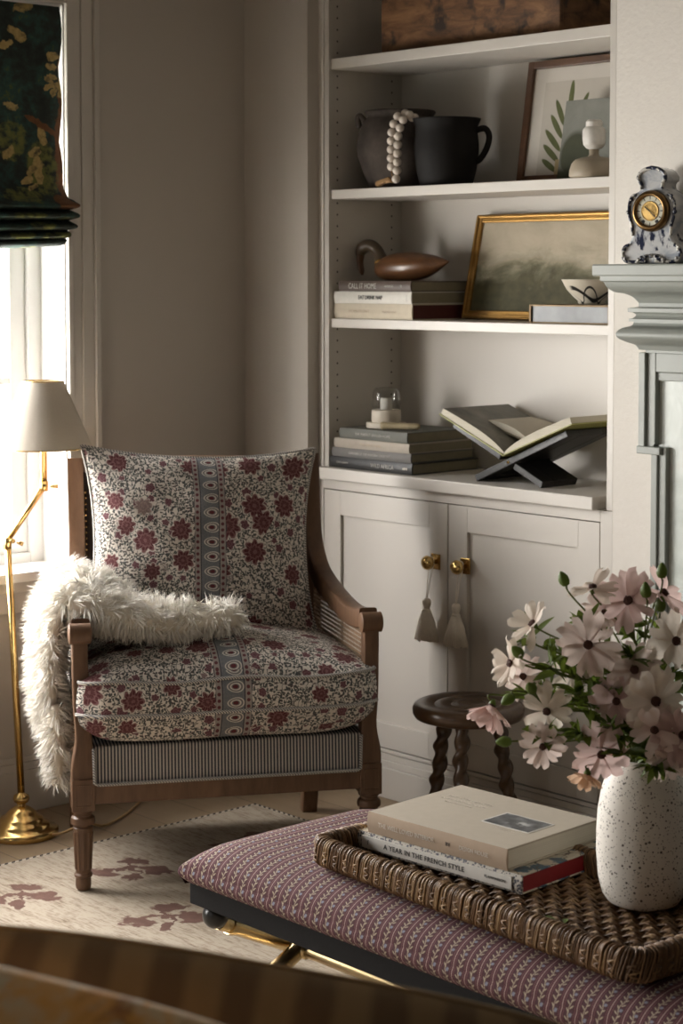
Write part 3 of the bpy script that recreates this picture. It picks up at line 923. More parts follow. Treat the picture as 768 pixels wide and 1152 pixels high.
for sg in (-1, 1):
    # turned front leg with a square block
    leg = MB()
    prof = [(.0, .009), (.0135, .009), (.017, .013), (.0185, .022), (.018, .034), (.0165, .038), (.021, .041), (.0215, .046), (.018, .050), (.0175, .056),
            (.0225, .148), (.0235, .156), (.020, .160), (.0275, .165), (.029, .172), (.027, .180), (.021, .184), (.021, .189), (.0255, .193), (.0255, .200)]
    vs = []; fs = []; n = 40
    for (r, z) in prof:
        for j in range(n):
            a = 2 * PI * j / n
            rr = r * (1 - (.07 * (.5 + .5 * math.cos(a * 10))) * (1 if .058 < z < .15 else 0))
            vs.append((rr * math.cos(a), rr * math.sin(a), z))
    # fluted shaft needs intermediate rings
    for i in range(len(prof) - 1):
        for j in range(n):
            fs.append((i * n + j, i * n + (j + 1) % n, (i + 1) * n + (j + 1) % n, (i + 1) * n + j))
    leg.add(vs, fs)
    for j in range(10):
        a = 2 * PI * (j + .5) / 10
        leg.tube([(.0165 * math.cos(a), .0165 * math.sin(a), .058), (.0205 * math.cos(a), .0205 * math.sin(a), .146)], .0038, 6)
    leg.build('leg', m_walnut, chair, auto=35, loc=(sg * FX, FY, 0))
    blk = MB().box((-.026, -.026, .198), (.026, .026, .272))
    blk.box((-.0185, -.0275, .2095), (-.0165, -.0255, .2605)).box((.0165, -.0275, .2095), (.0185, -.0255, .2605)).box((-.0185, -.0275, .2095), (.0185, -.0255, .2115)).box((-.0185, -.0275, .2585), (.0185, -.0255, .2605))
    bo = blk.build('leg_block', m_walnut, chair, bevel=.0015, loc=(sg * FX, FY, 0))
    # arm post above the block, waisted and curving a little
    post = MB()
    pts = crv([(sg * .000, 0, .268), (sg * .000, 0, .31), (-sg * .003, .001, .36), (sg * .002, .004, .44), (sg * .004, .006, .54), (sg * .004, .006, .606)], 5)

    def pp(t):
        w_ = .026 - .008 * min(1, max(0, (t - .12) / .3)); return rrect(.021 - .002 * t, w_, .004, 2)
    post.sweep(pp, pts, (0, 1, 0))
    post.build('arm_post', m_walnut, chair, auto=45, loc=(sg * FX, FY, 0))
    cap = MB().tube([(-.024, -.004, .608), (.024, -.004, .608)], [.024, .024], 20)
    cap.tube([(-.0265, -.004, .608), (-.024, -.004, .608)], [.018, .024], 20).tube([(.024, -.004, .608), (.0265, -.004, .608)], [.024, .018], 20)
    cap.build('arm_scroll', m_walnut, chair, auto=40, loc=(sg * (FX + .004), FY, 0))
    # sweeping side frame from the top of the back post down into the arm
    fr = MB()
    pth = crv([(0, .300, .958), (0, .288, .88), (0, .268, .79), (0, .235, .715), (0, .170, .660), (0, .075, .632), (0, -.04, .612), (0, -.13, .603), (0, -.20, .607), (0, -.252, .616)], 6)
    pth = [Vector((sg * (side_x(min(p.y, BY + .02)) + .002), p.y, p.z)) for p in pth]

    def sp(t):
        return rrect(.0215, .040 - .016 * min(1, t * 1.7), .006, 2)
    fr.sweep(sp, pth, (1, 0, 0))
    fr.build('side_frame', m_walnut, chair, auto=45)
    # back leg and lower back post
    bp = MB()
    bp.sweep(rrect(.020, .020, .003, 2), crv([(0, .300, .0005), (0, .268, .12), (0, .245, .24), (0, .238, .40), (0, .252, .58), (0, .278, .76), (0, .296, .90)], 5), (1, 0, 0))
    bp.build('leg', m_walnut, chair, auto=45, loc=(sg * BX, 0, 0))
    # side rail + cane panel following the arm
    y0, y1 = FY + .02, BY + .0
    MB().add([(sg * side_x(y0) + dx, y0, z) for dx in (-.018, .018) for z in (.212, .262)] + [(sg * side_x(y1) + dx, y1, z) for dx in (-.018, .018) for z in (.212, .262)],
             [(0, 1, 3, 2), (4, 6, 7, 5), (0, 4, 5, 1), (2, 3, 7, 6), (1, 5, 7, 3), (0, 2, 6, 4)]).build('side_rail', m_walnut, chair, bevel=.002)
    cn = MB()
    top = [p for p in pth if p.y < .262]
    cv = []
    for p in top:
        cv.append((p.x, p.y, p.z - .010)); cv.append((p.x, p.y, .255))
    cn.add(cv, [(2 * i, 2 * i + 2, 2 * i + 3, 2 * i + 1) for i in range(len(top) - 1)])
    co = cn.build('cane_panel', m_cane, chair)
    sd = co.modifiers.new('t', 'SOLIDIFY'); sd.thickness = .003; sd.offset = 0

MB().box((-FX + .02, FY - .022, .212), (FX - .02, FY + .018, .257)).build('front_rail', m_walnut, chair, bevel=.003)
MB().box((-BX + .015, BY - .02, .212), (BX - .015, BY + .02, .262)).build('back_rail', m_walnut, chair, bevel=.003)
MB().sweep(rrect(.016, .026, .006, 2), [(-BX + .01, .298, .925), (0, .298, .935), (BX - .01, .298, .925)], (0, 1, 0)).build('top_rail', m_walnut, chair, auto=40)
# upholstered inner back and nail heads
bp = MB()
def backf(u_, v_):
    x = (u_ - .5) * 2 * (BX - .018)
    z = .26 + v_ * .665
    y = .238 + .055 * v_ ** 1.4 - .016
    return (x, y - .012 * (1 - (2 * u_ - 1) ** 4), z)
bp.grid(backf, 13, 13)
ob = bp.build('back_panel', m_dkuph, chair, smooth=True)
sd = ob.modifiers.new('t', 'SOLIDIFY'); sd.thickness = .022; sd.offset = 1
nl = MB()
for sg in (-1, 1):
    for k in range(28):
        t = .33 + k * .022
        p = backf(.5 + sg * .487, t)
        nl.sphere((p[0], p[1] - .009, p[2]), .0036, 6, 4)
nl.build('nail_heads', m_brassdk, chair, smooth=True)
# striped apron: upholstered seat deck
dk = MB()
dk.add([(-FX + .022, FY - .020, .256), (FX - .022, FY - .020, .256), (BX - .02, BY - .02, .256), (-BX + .02, BY - .02, .256),
        (-FX + .012, FY - .014, .345), (FX - .012, FY - .014, .345), (BX - .02, BY - .02, .345), (-BX + .02, BY - .02, .345)],
       [(0, 3, 2, 1), (4, 5, 6, 7), (0, 1, 5, 4), (1, 2, 6, 5), (2, 3, 7, 6), (3, 0, 4, 7)])
deck = dk.build('seat_deck', m_tick, chair, bevel=.006, boxuv=True)
gp = MB()
gp.tube([(-FX + .024, FY - .022, .342), (-FX + .026, FY - .026, .262), (-FX + .034, FY - .026, .2585), (FX - .034, FY - .026, .2585), (FX - .026, FY - .026, .262), (FX - .024, FY - .022, .342)], .0042, 8)
gp.build('gimp_piping', m_pipe, deck, smooth=True)

# seat cushion
SX, SY0, SY1 = .348, -.315, .215


def cushion_mesh(nx=44, ny=40, nz=9):
    """closed rounded block: bottom, sides, crowned top"""
    b = MB()
    def shape(x, y, z):  # -1..1 each
        px = x * SX * (1 - .05 * (y + 1) / 2)
        py = SY0 + (y + 1) / 2 * (SY1 - SY0)
        # soften plan corners
        k = max(0, abs(x) - .86) / .14; q = max(0, -y - .88) / .12
        if k > 0 and q > 0:
            px -= math.copysign(.016 * k * q, x); py += .016 * k * q
        edge = (1 - abs(x) ** 5) * (1 - abs(y) ** 6 if y < 0 else 1 - .3 * y ** 4)
        zt = .497 + .070 * (1 - abs(x) ** 2.6) ** .8 * (1 - (abs(y) ** 4 if y < 0 else .35 * y * y)) ** .8
        zb = .345 + .055 * (1 - (1 - abs(x) ** 8) * (1 - abs(y) ** 8)) ** 1.5
        zz = zb + (zt - zb) * (z + 1) / 2
        bulge = .016 * (1 - z * z)
        if abs(x) > .97: px += math.copysign(bulge * .5, x)
        if y < -.97: py -= bulge * (1 - abs(x) ** 6)
        zz += .004 * math.sin(x * 7 + 1) * (1 if z > 0 else .3)
        return (px, py, zz)
    L_ = lambda n: [-1 + 2 * i / (n - 1) for i in range(n)]
    xs = [math.copysign(abs(t) ** .8, t) for t in L_(nx)]; ys = [math.copysign(abs(t) ** .8, t) for t in L_(ny)]; zs = L_(nz)
    idx = {}
    def vid(i, j, k):
        key = (i, j, k)
        if key not in idx:
            idx[key] = len(b.v); b.v.append(shape(xs[i], ys[j], zs[k]))
        return idx[key]
    def F(*q): b.f.append(tuple(vid(*t) for t in q)); b.mi.append(0)
    for i in range(nx - 1):
        for j in range(ny - 1):
            F((i, j, nz - 1), (i + 1, j, nz - 1), (i + 1, j + 1, nz - 1), (i, j + 1, nz - 1))
            F((i, j, 0), (i, j + 1, 0), (i + 1, j + 1, 0), (i + 1, j, 0))
    for i in range(nx - 1):
        for k in range(nz - 1):
            F((i, 0, k), (i + 1, 0, k), (i + 1, 0, k + 1), (i, 0, k + 1)); F((i, ny - 1, k), (i, ny - 1, k + 1), (i + 1, ny - 1, k + 1), (i + 1, ny - 1, k))
    for j in range(ny - 1):
        for k in range(nz - 1):
            F((0, j, k), (0, j, k + 1), (0, j + 1, k + 1), (0, j + 1, k)); F((nx - 1, j, k), (nx - 1, j + 1, k), (nx - 1, j + 1, k + 1), (nx - 1, j, k + 1))
    loops = []
    for zc in (1, -.52):
        lp = []
        for i in range(nx): lp.append(shape(xs[i], -1, zc))
        for j in range(1, ny): lp.append(shape(1, ys[j], zc))
        for i in range(nx - 2, -1, -1): lp.append(shape(xs[i], 1, zc))
        for j in range(ny - 2, 0, -1): lp.append(shape(-1, ys[j], zc))
        loops.append(lp)
    return b, loops


cmb, loops = cushion_mesh()
cu = cmb.build('seat_cushion', m_seat, chair, smooth=True, boxuv=True)
for lp in loops:
    MB().tube([(x * 1.004, y - .001, z) for x, y, z in lp], .0046, 8, closed=True).build('piping', m_pipe, cu, smooth=True)


# ------------------------------------------------------------------ throw pillow on the chair
def pillow_mesh(w, h, t, n=34, pinch=.07, rc=.0, wr=.0, seed=1):
    r_ = random.Random(seed)
    ph = [r_.uniform(0, 6) for _ in range(6)]
    b = MB()
    def pt(x, y, s):
        e = (max(0, 1 - abs(x) ** 2.3) * max(0, 1 - abs(y) ** 2.3)) ** .55
        px = x * w / 2 * (1 - pinch * (1 - y * y) * abs(x) ** 3); py = y * h / 2 * (1 - pinch * (1 - x * x) * abs(y) ** 3)
        k = 1 - rc * (abs(x) * abs(y)) ** 3
        px *= k; py *= k
        ed = wr * (math.sin(x * 9 + ph[0]) * math.cos(y * 7 + ph[1]) + .6 * math.sin(x * 17 + y * 13 + ph[2])) * e
        return (px, py, s * t / 2 * e + ed * (1 if s > 0 else -.5))
    T = [math.sin(PI / 2 * (-1 + 2 * i / (n - 1))) * .75 + (-1 + 2 * i / (n - 1)) * .25 for i in range(n)]
    for s in (1, -1):
        b.grid(lambda u_, v_: pt(T[round(u_ * (n - 1))], T[round(v_ * (n - 1))], s), n, n, 0,
               lambda u_, v_: (T[round(u_ * (n - 1))] * w / 2, T[round(v_ * (n - 1))] * h / 2))
    edge = [pt(q, -1, 1) for q in T] + [pt(1, q, 1) for q in T[1:]] + [pt(q, 1, 1) for q in T[-2::-1]] + [pt(-1, q, 1) for q in T[-2:0:-1]]
    return b, edge


def to_chair(p): return chair.matrix_world @ Vector(p)


pw = thing('throw_pillow', 'square block-printed floral pillow leaning against the armchair back', 'pillow')
bpy.context.view_layer.update()
chair_m = Matrix.Translation(chair.location) @ Matrix.Rotation(math.radians(60.4), 4, 'Z')
pw.matrix_world = chair_m @ Matrix.Translation((-.004, .130, .746)) @ Matrix.Rotation(math.radians(1.8), 4, 'Y') @ Matrix.Rotation(math.radians(90 - 15), 4, 'X')
pm, edge = pillow_mesh(.585, .492, .165, 36, .085, -.035, wr=.005, seed=3)
pm.build('cover', m_pillow, pw, smooth=True)
MB().tube([(x, y, z) for x, y, z in edge], .0042, 8, closed=True).build('piping', m_pipe, pw, smooth=True)

# ------------------------------------------------------------------ SHEEPSKIN
m_fur = M('cream_fleece', (.74, .67, .56), .85, sheen=.4)
m_fur.color(m_fur.mix(m_fur.island(), (.82, .77, .69), (.92, .90, .85)))
m_hide = plain('hide', (.70, .64, .54), .9)
sk = thing('sheepskin_throw', 'fluffy cream sheepskin draped over the armchair arm and seat', 'throw')
sk.matrix_world = chair_m.copy()
segs = [  # spines in chair space: (x, y, z, half width along y, half thickness)
    [(-.215, -.02, .640, .09, .030), (-.30, -.01, .675, .13, .035), (-.352, -.02, .685, .15, .038), (-.392, -.03, .62, .15, .034), (-.405, -.035, .50, .145, .032), (-.404, -.04, .40, .125, .030), (-.398, -.05, .345, .10, .026)],
    [(-.395, -.12, .42, .07, .022), (-.392, -.125, .33, .062, .024), (-.388, -.13, .27, .05, .022), (-.386, -.13, .225, .03, .016)],
    [(-.325, -.09, .662, .12, .045), (-.27, -.11, .640, .11, .045), (-.20, -.125, .622, .095, .042), (-.12, -.13, .608, .08, .038), (-.04, -.13, .607, .07, .034), (.02, -.125, .607, .055, .030), (.050, -.12, .606, .032, .020)],
]
hb = MB(); surf = []
for sg in segs:
    P_ = crv([Vector(q[:3]) for q in sg], 6); W_ = crv([Vector((q[3], q[4], 0)) for q in sg], 6)
    k = len(P_); n = 20
    vs = []
    for i in range(k):
        t = (P_[min(i + 1, k - 1)] - P_[max(i - 1, 0)]).normalized()
        yv = Vector((0, 1, 0)); nn = yv.cross(t).normalized(); yv = t.cross(nn).normalized()
        for j in range(n):
            a = 2 * PI * j / n
            vs.append(P_[i] + yv * math.cos(a) * W_[i].x + nn * math.sin(a) * W_[i].y)
    fs = [(i * n + j, i * n + (j + 1) % n, (i + 1) * n + (j + 1) % n, (i + 1) * n + j) for i in range(k - 1) for j in range(n)]
    fs += [tuple(range(n))[::-1], tuple((k - 1) * n + j for j in range(n))]
    hb.add(vs, fs)
    for f_ in fs[:-2]:
        q = [Vector(vs[i]) for i in f_]
        c = sum(q, Vector()) / 4; nrm = (q[2] - q[0]).cross(q[3] - q[1])
        ci = f_[0] // n
        if nrm.dot(c - P_[ci]) < 0: nrm = -nrm
        surf.append((q, nrm.normalized(), nrm.length / 2))
hb.build('hide', m_hide, sk, smooth=True)
areas = np.array([s_[2] for s_ in surf]); areas /= areas.sum()
NF = 24000
fv = []; ff_ = []
lock = {}
for si in rng.choice(len(surf), NF, p=areas):
    q, nrm, _ = surf[si]
    a, b = rng.random(2)
    p = q[0].lerp(q[1], a).lerp(q[3].lerp(q[2], a), b)
    key = (int(p.x * 45), int(p.y * 45), int(p.z * 45))
    if key not in lock: lock[key] = Vector(rng.normal(0, .55, 3))
    d = (nrm + lock[key] * .9 + Vector(rng.normal(0, .28, 3)) + Vector((0, 0, -.25))).normalized()
    ln = rng.uniform(.024, .044); w_ = rng.uniform(.0009, .0019)
    sd = d.cross(Vector(rng.normal(0, 1, 3))).normalized()
    base = len(fv)
    cur = Vector(p) - nrm * .004; dd = d.copy()
    for s_ in range(4):
        ww = w_ * (1, .9, .65, .05)[s_]
        fv += [tuple(cur - sd * ww), tuple(cur + sd * ww)]
        dd = (dd + Vector((0, 0, -.30)) + lock[key] * .25).normalized()
        cur = cur + dd * ln / 3
    for s_ in range(3): ff_.append((base + 2 * s_, base + 2 * s_ + 1, base + 2 * s_ + 3, base + 2 * s_ + 2))
fm = bpy.data.meshes.new('fleece'); fm.from_pydata(fv, [], ff_); fm.materials.append(m_fur.m)
for p in fm.polygons: p.use_smooth = True
fo = bpy.data.objects.new('fleece', fm); COL.objects.link(fo); fo.parent = sk

# ------------------------------------------------------------------ FLOOR LAMP
m_shade = M('linen_shade', (.5, .46, .40), .9)
m_shade.color(m_shade.mix(m_shade.noise(m_shade.mapping(m_shade.coord(), (200, 200, 600)), 1, 2), (.50, .45, .385), (.58, .53, .46)))
_tl = m_shade.node('ShaderNodeBsdfTranslucent'); _tl.inputs[0].default_value = (.75, .66, .54, 1)
_mx = m_shade.node('ShaderNodeMixShader'); _mx.inputs[0].default_value = .14
m_shade.t.links.new(m_shade.b.outputs[0], _mx.inputs[1]); m_shade.t.links.new(_tl.outputs[0], _mx.inputs[2])
m_shade.t.links.new(_mx.outputs[0], m_shade.t.nodes['Material Output'].inputs[0])
lx, ly = .176, -.928
lp = thing('floor_lamp', 'slim brass floor lamp with jointed arm and cream cone shade by the window', 'lamp', (lx, ly, 0))
MB().lathe([(.0, 0), (.092, 0), (.094, .003), (.094, .015), (.090, .019), (.074, .022), (.071, .029), (.069, .033), (.058, .036), (.055, .043), (.052, .047), (.041, .051), (.036, .060), (.026, .068), (.018, .073),
            (.012, .076), (.011, .080), (.019, .086), (.0215, .094), (.019, .102), (.010, .107), (.008, .112)], 48).build('base', m_brass, lp, auto=60)
J1 = Vector((-.058, .004, .752)); J2 = Vector((-.006, .082, .890)); TOP = Vector((-.010, .084, 1.02))
MB().tube([(0, 0, .105), J1], [.0095, .0085], 16).build('pole', m_brass, lp, smooth=True)
jm = MB().tube([J1 - RT * .0 + Vector((0, 0, -.022)), J1 + Vector((0, 0, .008))], .0105, 14).tube([J1 + Vector((-.014, .0095, 0)), J1 + Vector((.020, .004, 0))], .006, 10)
jm.tube([J1 + Vector((.016, .018, -.004)), J1 + Vector((.026, .030, -.010))], [.004, .006], 8)
jm.build('joint', m_brass, lp, smooth=True)
MB().tube([J1, J2], .0075, 14).build('arm', m_brass, lp, smooth=True)
jm = MB().tube([J2 + Vector((0, 0, -.012)), J2 + Vector((0, 0, .014))], .0105, 14).tube([J2 + Vector((.010, .012, 0)), J2 + Vector((.024, .026, 0))], [.004, .006], 8)
jm.build('joint', m_brass, lp, smooth=True)
MB().tube([J2, TOP, TOP + Vector((0, 0, .05))], [.0085, .0085, .012], 14).build('stem', m_brass, lp, smooth=True)
sh = MB().lathe([(.124, .990), (.125, .991), (.0530, 1.160), (.0520, 1.160), (.1235, .9905), (.124, .990)], 64, (TOP.x, TOP.y, 0), cap=False)
so = sh.build('lamp_shade', m_shade, lp, auto=40)
ri = MB()
ri.tube([(TOP.x + .0525 * math.cos(a), TOP.y + .0525 * math.sin(a), 1.160) for a in [2 * PI * k / 40 for k in range(40)]], .0018, 6, closed=True)
ri.tube([(TOP.x + .1245 * math.cos(a), TOP.y + .1245 * math.sin(a), .9905) for a in [2 * PI * k / 60 for k in range(60)]], .0018, 6, closed=True)
for k in range(3):
    a = 2 * PI * k / 3 + .4
    ri.tube([(TOP.x, TOP.y, 1.068), (TOP.x + .087 * math.cos(a), TOP.y + .087 * math.sin(a), 1.078)], .0016, 6)
ri.build('shade_wire', m_brass, so, smooth=True)
m_cordtan = plain('tan_cord', (.42, .27, .12), .6)
MB().tube(crv([(.085, .035, .012), (.10, .055, .014), (.12, .09, .028), (.125, .125, .03), (.10, .19, .008), (.04, .30, .005), (-.05, .42, .005)], 6), .0035, 8).build('power_cord', m_cordtan, lp, smooth=True)

# ------------------------------------------------------------------ RUG
m_rug = M('woven_rug', (.5, .43, .35), .95)
_o = m_rug.coord()
_w1 = m_rug.noise(m_rug.mapping(_o, (26, 170, 1)), 1, 4, .7)
_w2 = m_rug.noise(m_rug.mapping(_o, (8, 40, 1)), 1, 4, .6)
_w3 = m_rug.noise(m_rug.mapping(_o, (170, 40, 1)), 1, 3, .7)
_g = m_rug.math('ADD', m_rug.math('MULTIPLY', _w1, .60), m_rug.math('ADD', m_rug.math('MULTIPLY', _w2, .35), m_rug.math('MULTIPLY', _w3, .2)))
_base = m_rug.ramp(_g, [(.38, (.11, .075, .045)), (.48, (.27, .21, .15)), (.60, (.43, .365, .285))])
_wob = m_rug.vmath('ADD', _o, m_rug.vmath('MULTIPLY', m_rug.vmath('SUBTRACT', m_rug.noise(_o, 26, 3, color=True), (.5, .5, .5)), (.075, .075, 0)))
_ru, _rv, _ = m_rug.sep(_wob)
MOT = [(.225, .69), (.555, .545), (.215, .385), (.90, .75), (.92, .38), (.26, 1.04), (.60, .93), (.55, .15), (.2, .05), (.95, 0), (1.3, .6), (1.3, .2), (1.0, 1.1), (1.7, .8), (1.7, .3), (1.35, 1.05)]
_mk = None
RUGX, RUGY = .385, -1.60
for (cx, cy) in MOT:
    for (dx, dy, a, b, r) in ((-.035, .05, .040, .026, .9), (.055, .045, .042, .030, .2), (-.01, -.062, .044, .030, .4), (0, .0, .085, .008, 1.0), (.06, -.03, .026, .018, -.5), (.01, .01, .05, .006, -.4)):
        e = m_rug.ellipse(_ru, _rv, cx + dx, cy + dy, a, b, r, .2)
        _mk = e if _mk is None else m_rug.math('MAXIMUM', _mk, e)
_mo = m_rug.mix(m_rug.noise(_o, 30, 3), (.085, .038, .028), (.19, .10, .075))
m_rug.color(m_rug.mix(m_rug.math('MULTIPLY', _mk, m_rug.step(_g, .30, .50)), _base, _mo))
m_rug.bump(m_rug.math('ADD', _w1, _w3), .5, .003)
rg = thing('area_rug', 'beige flatwoven rug with faded brown leaf motifs on the oak floor', 'rug', (RUGX, RUGY, 0))
RW, RD0, RD1 = 3.1, -1.3, 1.275
MB().box((0, RD0, .0005), (RW, RD1, .008)).build('pile', m_rug, rg, bevel=.002)
m_bind = M('rug_binding', (.1, .1, .1), .9)
_x, _y, _z = m_bind.sep(m_bind.coord())
_s = m_bind.math('SINE', m_bind.math('MULTIPLY', m_bind.math('ADD', _x, _y), 2 * PI / .020))
m_bind.color(m_bind.mix(m_bind.step(_s, -.2, .1), (.05, .04, .038), (.52, .46, .38)))
MB().tube([(0, RD0, .0055), (0, RD1, .0055), (RW, RD1, .0055), (RW, RD0, .0055)], .005, 8, closed=True).build('binding', m_bind, rg, smooth=True)

# ------------------------------------------------------------------ STOOL
st = thing('stool', 'small dark wooden stool with barley-twist legs in front of the cupboard', 'stool', (1.112, -.255, 0))
MB().lathe([(.0, .358), (.118, .358), (.130, .362), (.1355, .371), (.1355, .384), (.131, .393), (.122, .397), (.085, .3955), (.0825, .393), (.079, .3955), (.045, .3945), (.043, .392), (.040, .3945), (.0, .394)], 64).build('seat', m_stool, st, auto=60)
FWV = FWH
for ang in (15, 135, 255):
    a = math.radians(ang)
    d = RT * math.cos(a) + FWV * math.sin(a)
    lg = MB()
    p0 = d * .075 + Vector((0, 0, .360)); p1 = d * .128 + Vector((0, 0, .002))
    ax = (p1 - p0); Ln = ax.length; axn = ax.normalized()
    e1 = axn.orthogonal().normalized(); e2 = axn.cross(e1)
    vs = []; K = 90; n = 18
    for i in range(K + 1):
        t = i / K
        ti = min(1, t / .08) * min(1, (1 - t) / .07)
        for j in range(n):
            th = 2 * PI * j / n
            r = .0165 * (1 + .20 * ti * math.cos(2 * (th - t * 26)))
            if t > .93: r = .0155
            off = (e1 * math.cos(t * 26) + e2 * math.sin(t * 26)) * .0018 * ti
            vs.append(p0 + axn * (t * Ln) + (e1 * math.cos(th) + e2 * math.sin(th)) * r + off)
    fs = [(i * n + j, i * n + (j + 1) % n, (i + 1) * n + (j + 1) % n, (i + 1) * n + j) for i in range(K) for j in range(n)]
    fs += [tuple(range(n)), tuple(K * n + j for j in range(n))]
    lg.add(vs, fs).build('leg', m_stool, st, smooth=True)

# ------------------------------------------------------------------ OTTOMAN
m_ott = M('striped_vine_tapestry', (.2, .08, .09), .9, spec=.2)
uv = m_ott.coord('UV')
u, v, _ = m_ott.sep(uv)
PER = .029
fu = m_ott.math('SUBTRACT', m_ott.math('FRACT', m_ott.math('DIVIDE', u, PER)), .5)      # -.5..5, vine at 0
fu = m_ott.math('MULTIPLY', fu, PER)
thread = m_ott.noise(m_ott.mapping(uv, (900, 500, 1)), 1, 2)
ground = m_ott.mix(thread, (.048, .017, .021), (.088, .035, .041))
mid = m_ott.mix(thread, (.058, .026, .031), (.105, .054, .060))
col = m_ott.mix(m_ott.band(fu, 0, .0078, .001), ground, mid)
for c_ in (-.0103, .0103):
    col = m_ott.mix(m_ott.band(fu, c_, .0004, .0004), col, (.24, .12, .13))
edge_ = m_ott.math('ABSOLUTE', fu)
col = m_ott.mix(m_ott.step(edge_, .0134, .0139), col, (.40, .27, .25))
# vine stem and alternating leaves
sv = m_ott.math('MULTIPLY', m_ott.math('SINE', m_ott.math('MULTIPLY', v, 2 * PI / .034)), .0020)
dvn = m_ott.math('ABSOLUTE', m_ott.math('SUBTRACT', fu, sv))
creamy = m_ott.mix(thread, (.30, .24, .17), (.48, .41, .31))
col = m_ott.mix(m_ott.step(dvn, .0010, .0005), col, creamy)
vs_ = m_ott.math('SUBTRACT', v, m_ott.math('MULTIPLY', m_ott.math('ABSOLUTE', fu), .75))
for sgn, ph in ((1, 0), (-1, .0055)):
    vv = m_ott.math('SUBTRACT', m_ott.math('FRACT', m_ott.math('DIVIDE', m_ott.math('ADD', vs_, ph), .0113)), .5)
    vv = m_ott.math('MULTIPLY', vv, .0113)
    lf = m_ott.ellipse(fu, vv, sgn * .0036, 0, .0034, .0015, 0, .25)
    col = m_ott.mix(lf, col, creamy)
vb = m_ott.math('MULTIPLY', m_ott.math('SUBTRACT', m_ott.math('FRACT', m_ott.math('DIVIDE', v, .034)), .5), .034)
for sgn in (1,):
    fl = m_ott.ellipse(fu, vb, .0036, .004, .0030, .0030, 0, .3)
    col = m_ott.mix(fl, col, (.20, .21, .27))
m_ott.color(col)
m_ott.bump(thread, .25, .001)

OX0, OX1, OY0, OY1 = 1.472, 2.95, -1.385, -.925
OZ = .283
ot = thing('ottoman', 'long upholstered bench ottoman in plum vine-striped fabric with black frame', 'ottoman', ((OX0 + OX1) / 2, (OY0 + OY1) / 2, 0))
hx, hy = (OX1 - OX0) / 2, (OY1 - OY0) / 2
fr = MB()
fr.box((-hx, -hy, OZ - .040), (hx, -hy + .03, OZ)).box((-hx, hy - .03, OZ - .040), (hx, hy, OZ)).box((-hx, -hy + .03, OZ - .040), (-hx + .03, hy - .03, OZ)).box((hx - .03, -hy + .03, OZ - .040), (hx, hy - .03, OZ))
fr.box((-hx + .03, -hy + .03, OZ - .02), (hx - .03, hy - .03, OZ - .004))
fr.build('frame', m_frameblk, ot, bevel=.0025)
oc = MB()
nx, ny = 110, 44
def och(x, y):
    """height of the crowned top; x,y in -1..1"""
    ex = hx * (1 - abs(x)); ey = hy * (1 - abs(y))
    def rise(d, R=.085):
        if d >= R: return 1.0
        t = 1 - d / R
        return math.sqrt(max(0, 1 - t * t))
    a = rise(ex, .11); b = rise(ey, .085)
    return a * b
def ocp(x, y):
    h_ = och(x, y)
    z = OZ + .034 + .046 * h_ + .006 * (1 - y * y) * (1 - x ** 6)
    return (x * (hx + .010), y * (hy + .012), z)
T = lambda n: [math.sin(PI / 2 * (-1 + 2 * i / (n - 1))) for i in range(n)]
tx, ty = T(nx), T(ny)
tx = [math.copysign(1 - (1 - abs(t)) ** 1.0, t) for t in tx]
vs = [ocp(a, b) for a in tx for b in ty]
uvs = []
for i, a in enumerate(tx):
    for j, b in enumerate(ty):
        p = vs[i * ny + j]
        # arc-length style v so stripes carry on down the front
        drop = (OZ + .083 - p[2]) * .75
        uvs.append((p[0], p[1] - drop if b < 0 else p[1] + drop))
oc.add(vs, [(i * ny + j, (i + 1) * ny + j, (i + 1) * ny + j + 1, i * ny + j + 1) for i in range(nx - 1) for j in range(ny - 1)], 0, uvs)
ring_top = [(i, 0) for i in range(nx)] + [(nx - 1, j) for j in range(1, ny)] + [(i, ny - 1) for i in range(nx - 2, -1, -1)] + [(0, j) for j in range(ny - 2, 0, -1)]
def skirt(px, py, t):
    x, y, z = px
    k = .007 * math.sin(PI * t)
    n_ = Vector((x / (hx + .01), y / (hy + .012), 0))
    sxv = (k if abs(x) >= hx + .0099 else 0) * (1 if x > 0 else -1); syv = (k if abs(y) >= hy + .0119 else 0) * (1 if y > 0 else -1)
    ins = .011 * t * t
    xx = x + sxv - (ins if abs(x) >= hx + .0099 else 0) * (1 if x > 0 else -1)
    yy = y + syv - (ins if abs(y) >= hy + .0119 else 0) * (1 if y > 0 else -1)
    return (xx, yy, z + (OZ + .0005 - z) * t)
lv = []; lu = []
for k in range(6):
    for (i, j) in ring_top:
        p0 = vs[i * ny + j]; q = skirt(p0, None, k / 5)
        lv.append(q); du = uvs[i * ny + j]; dd = p0[2] - q[2]
        lu.append((du[0], du[1] - dd if q[1] < 0 else du[1] + dd))
nr = len(ring_top)
oc.add(lv, [(k * nr + a, k * nr + (a + 1) % nr, (k + 1) * nr + (a + 1) % nr, (k + 1) * nr + a) for k in range(5) for a in range(nr)], 0, lu)
oco = oc.build('cushion', m_ott, ot, smooth=True)
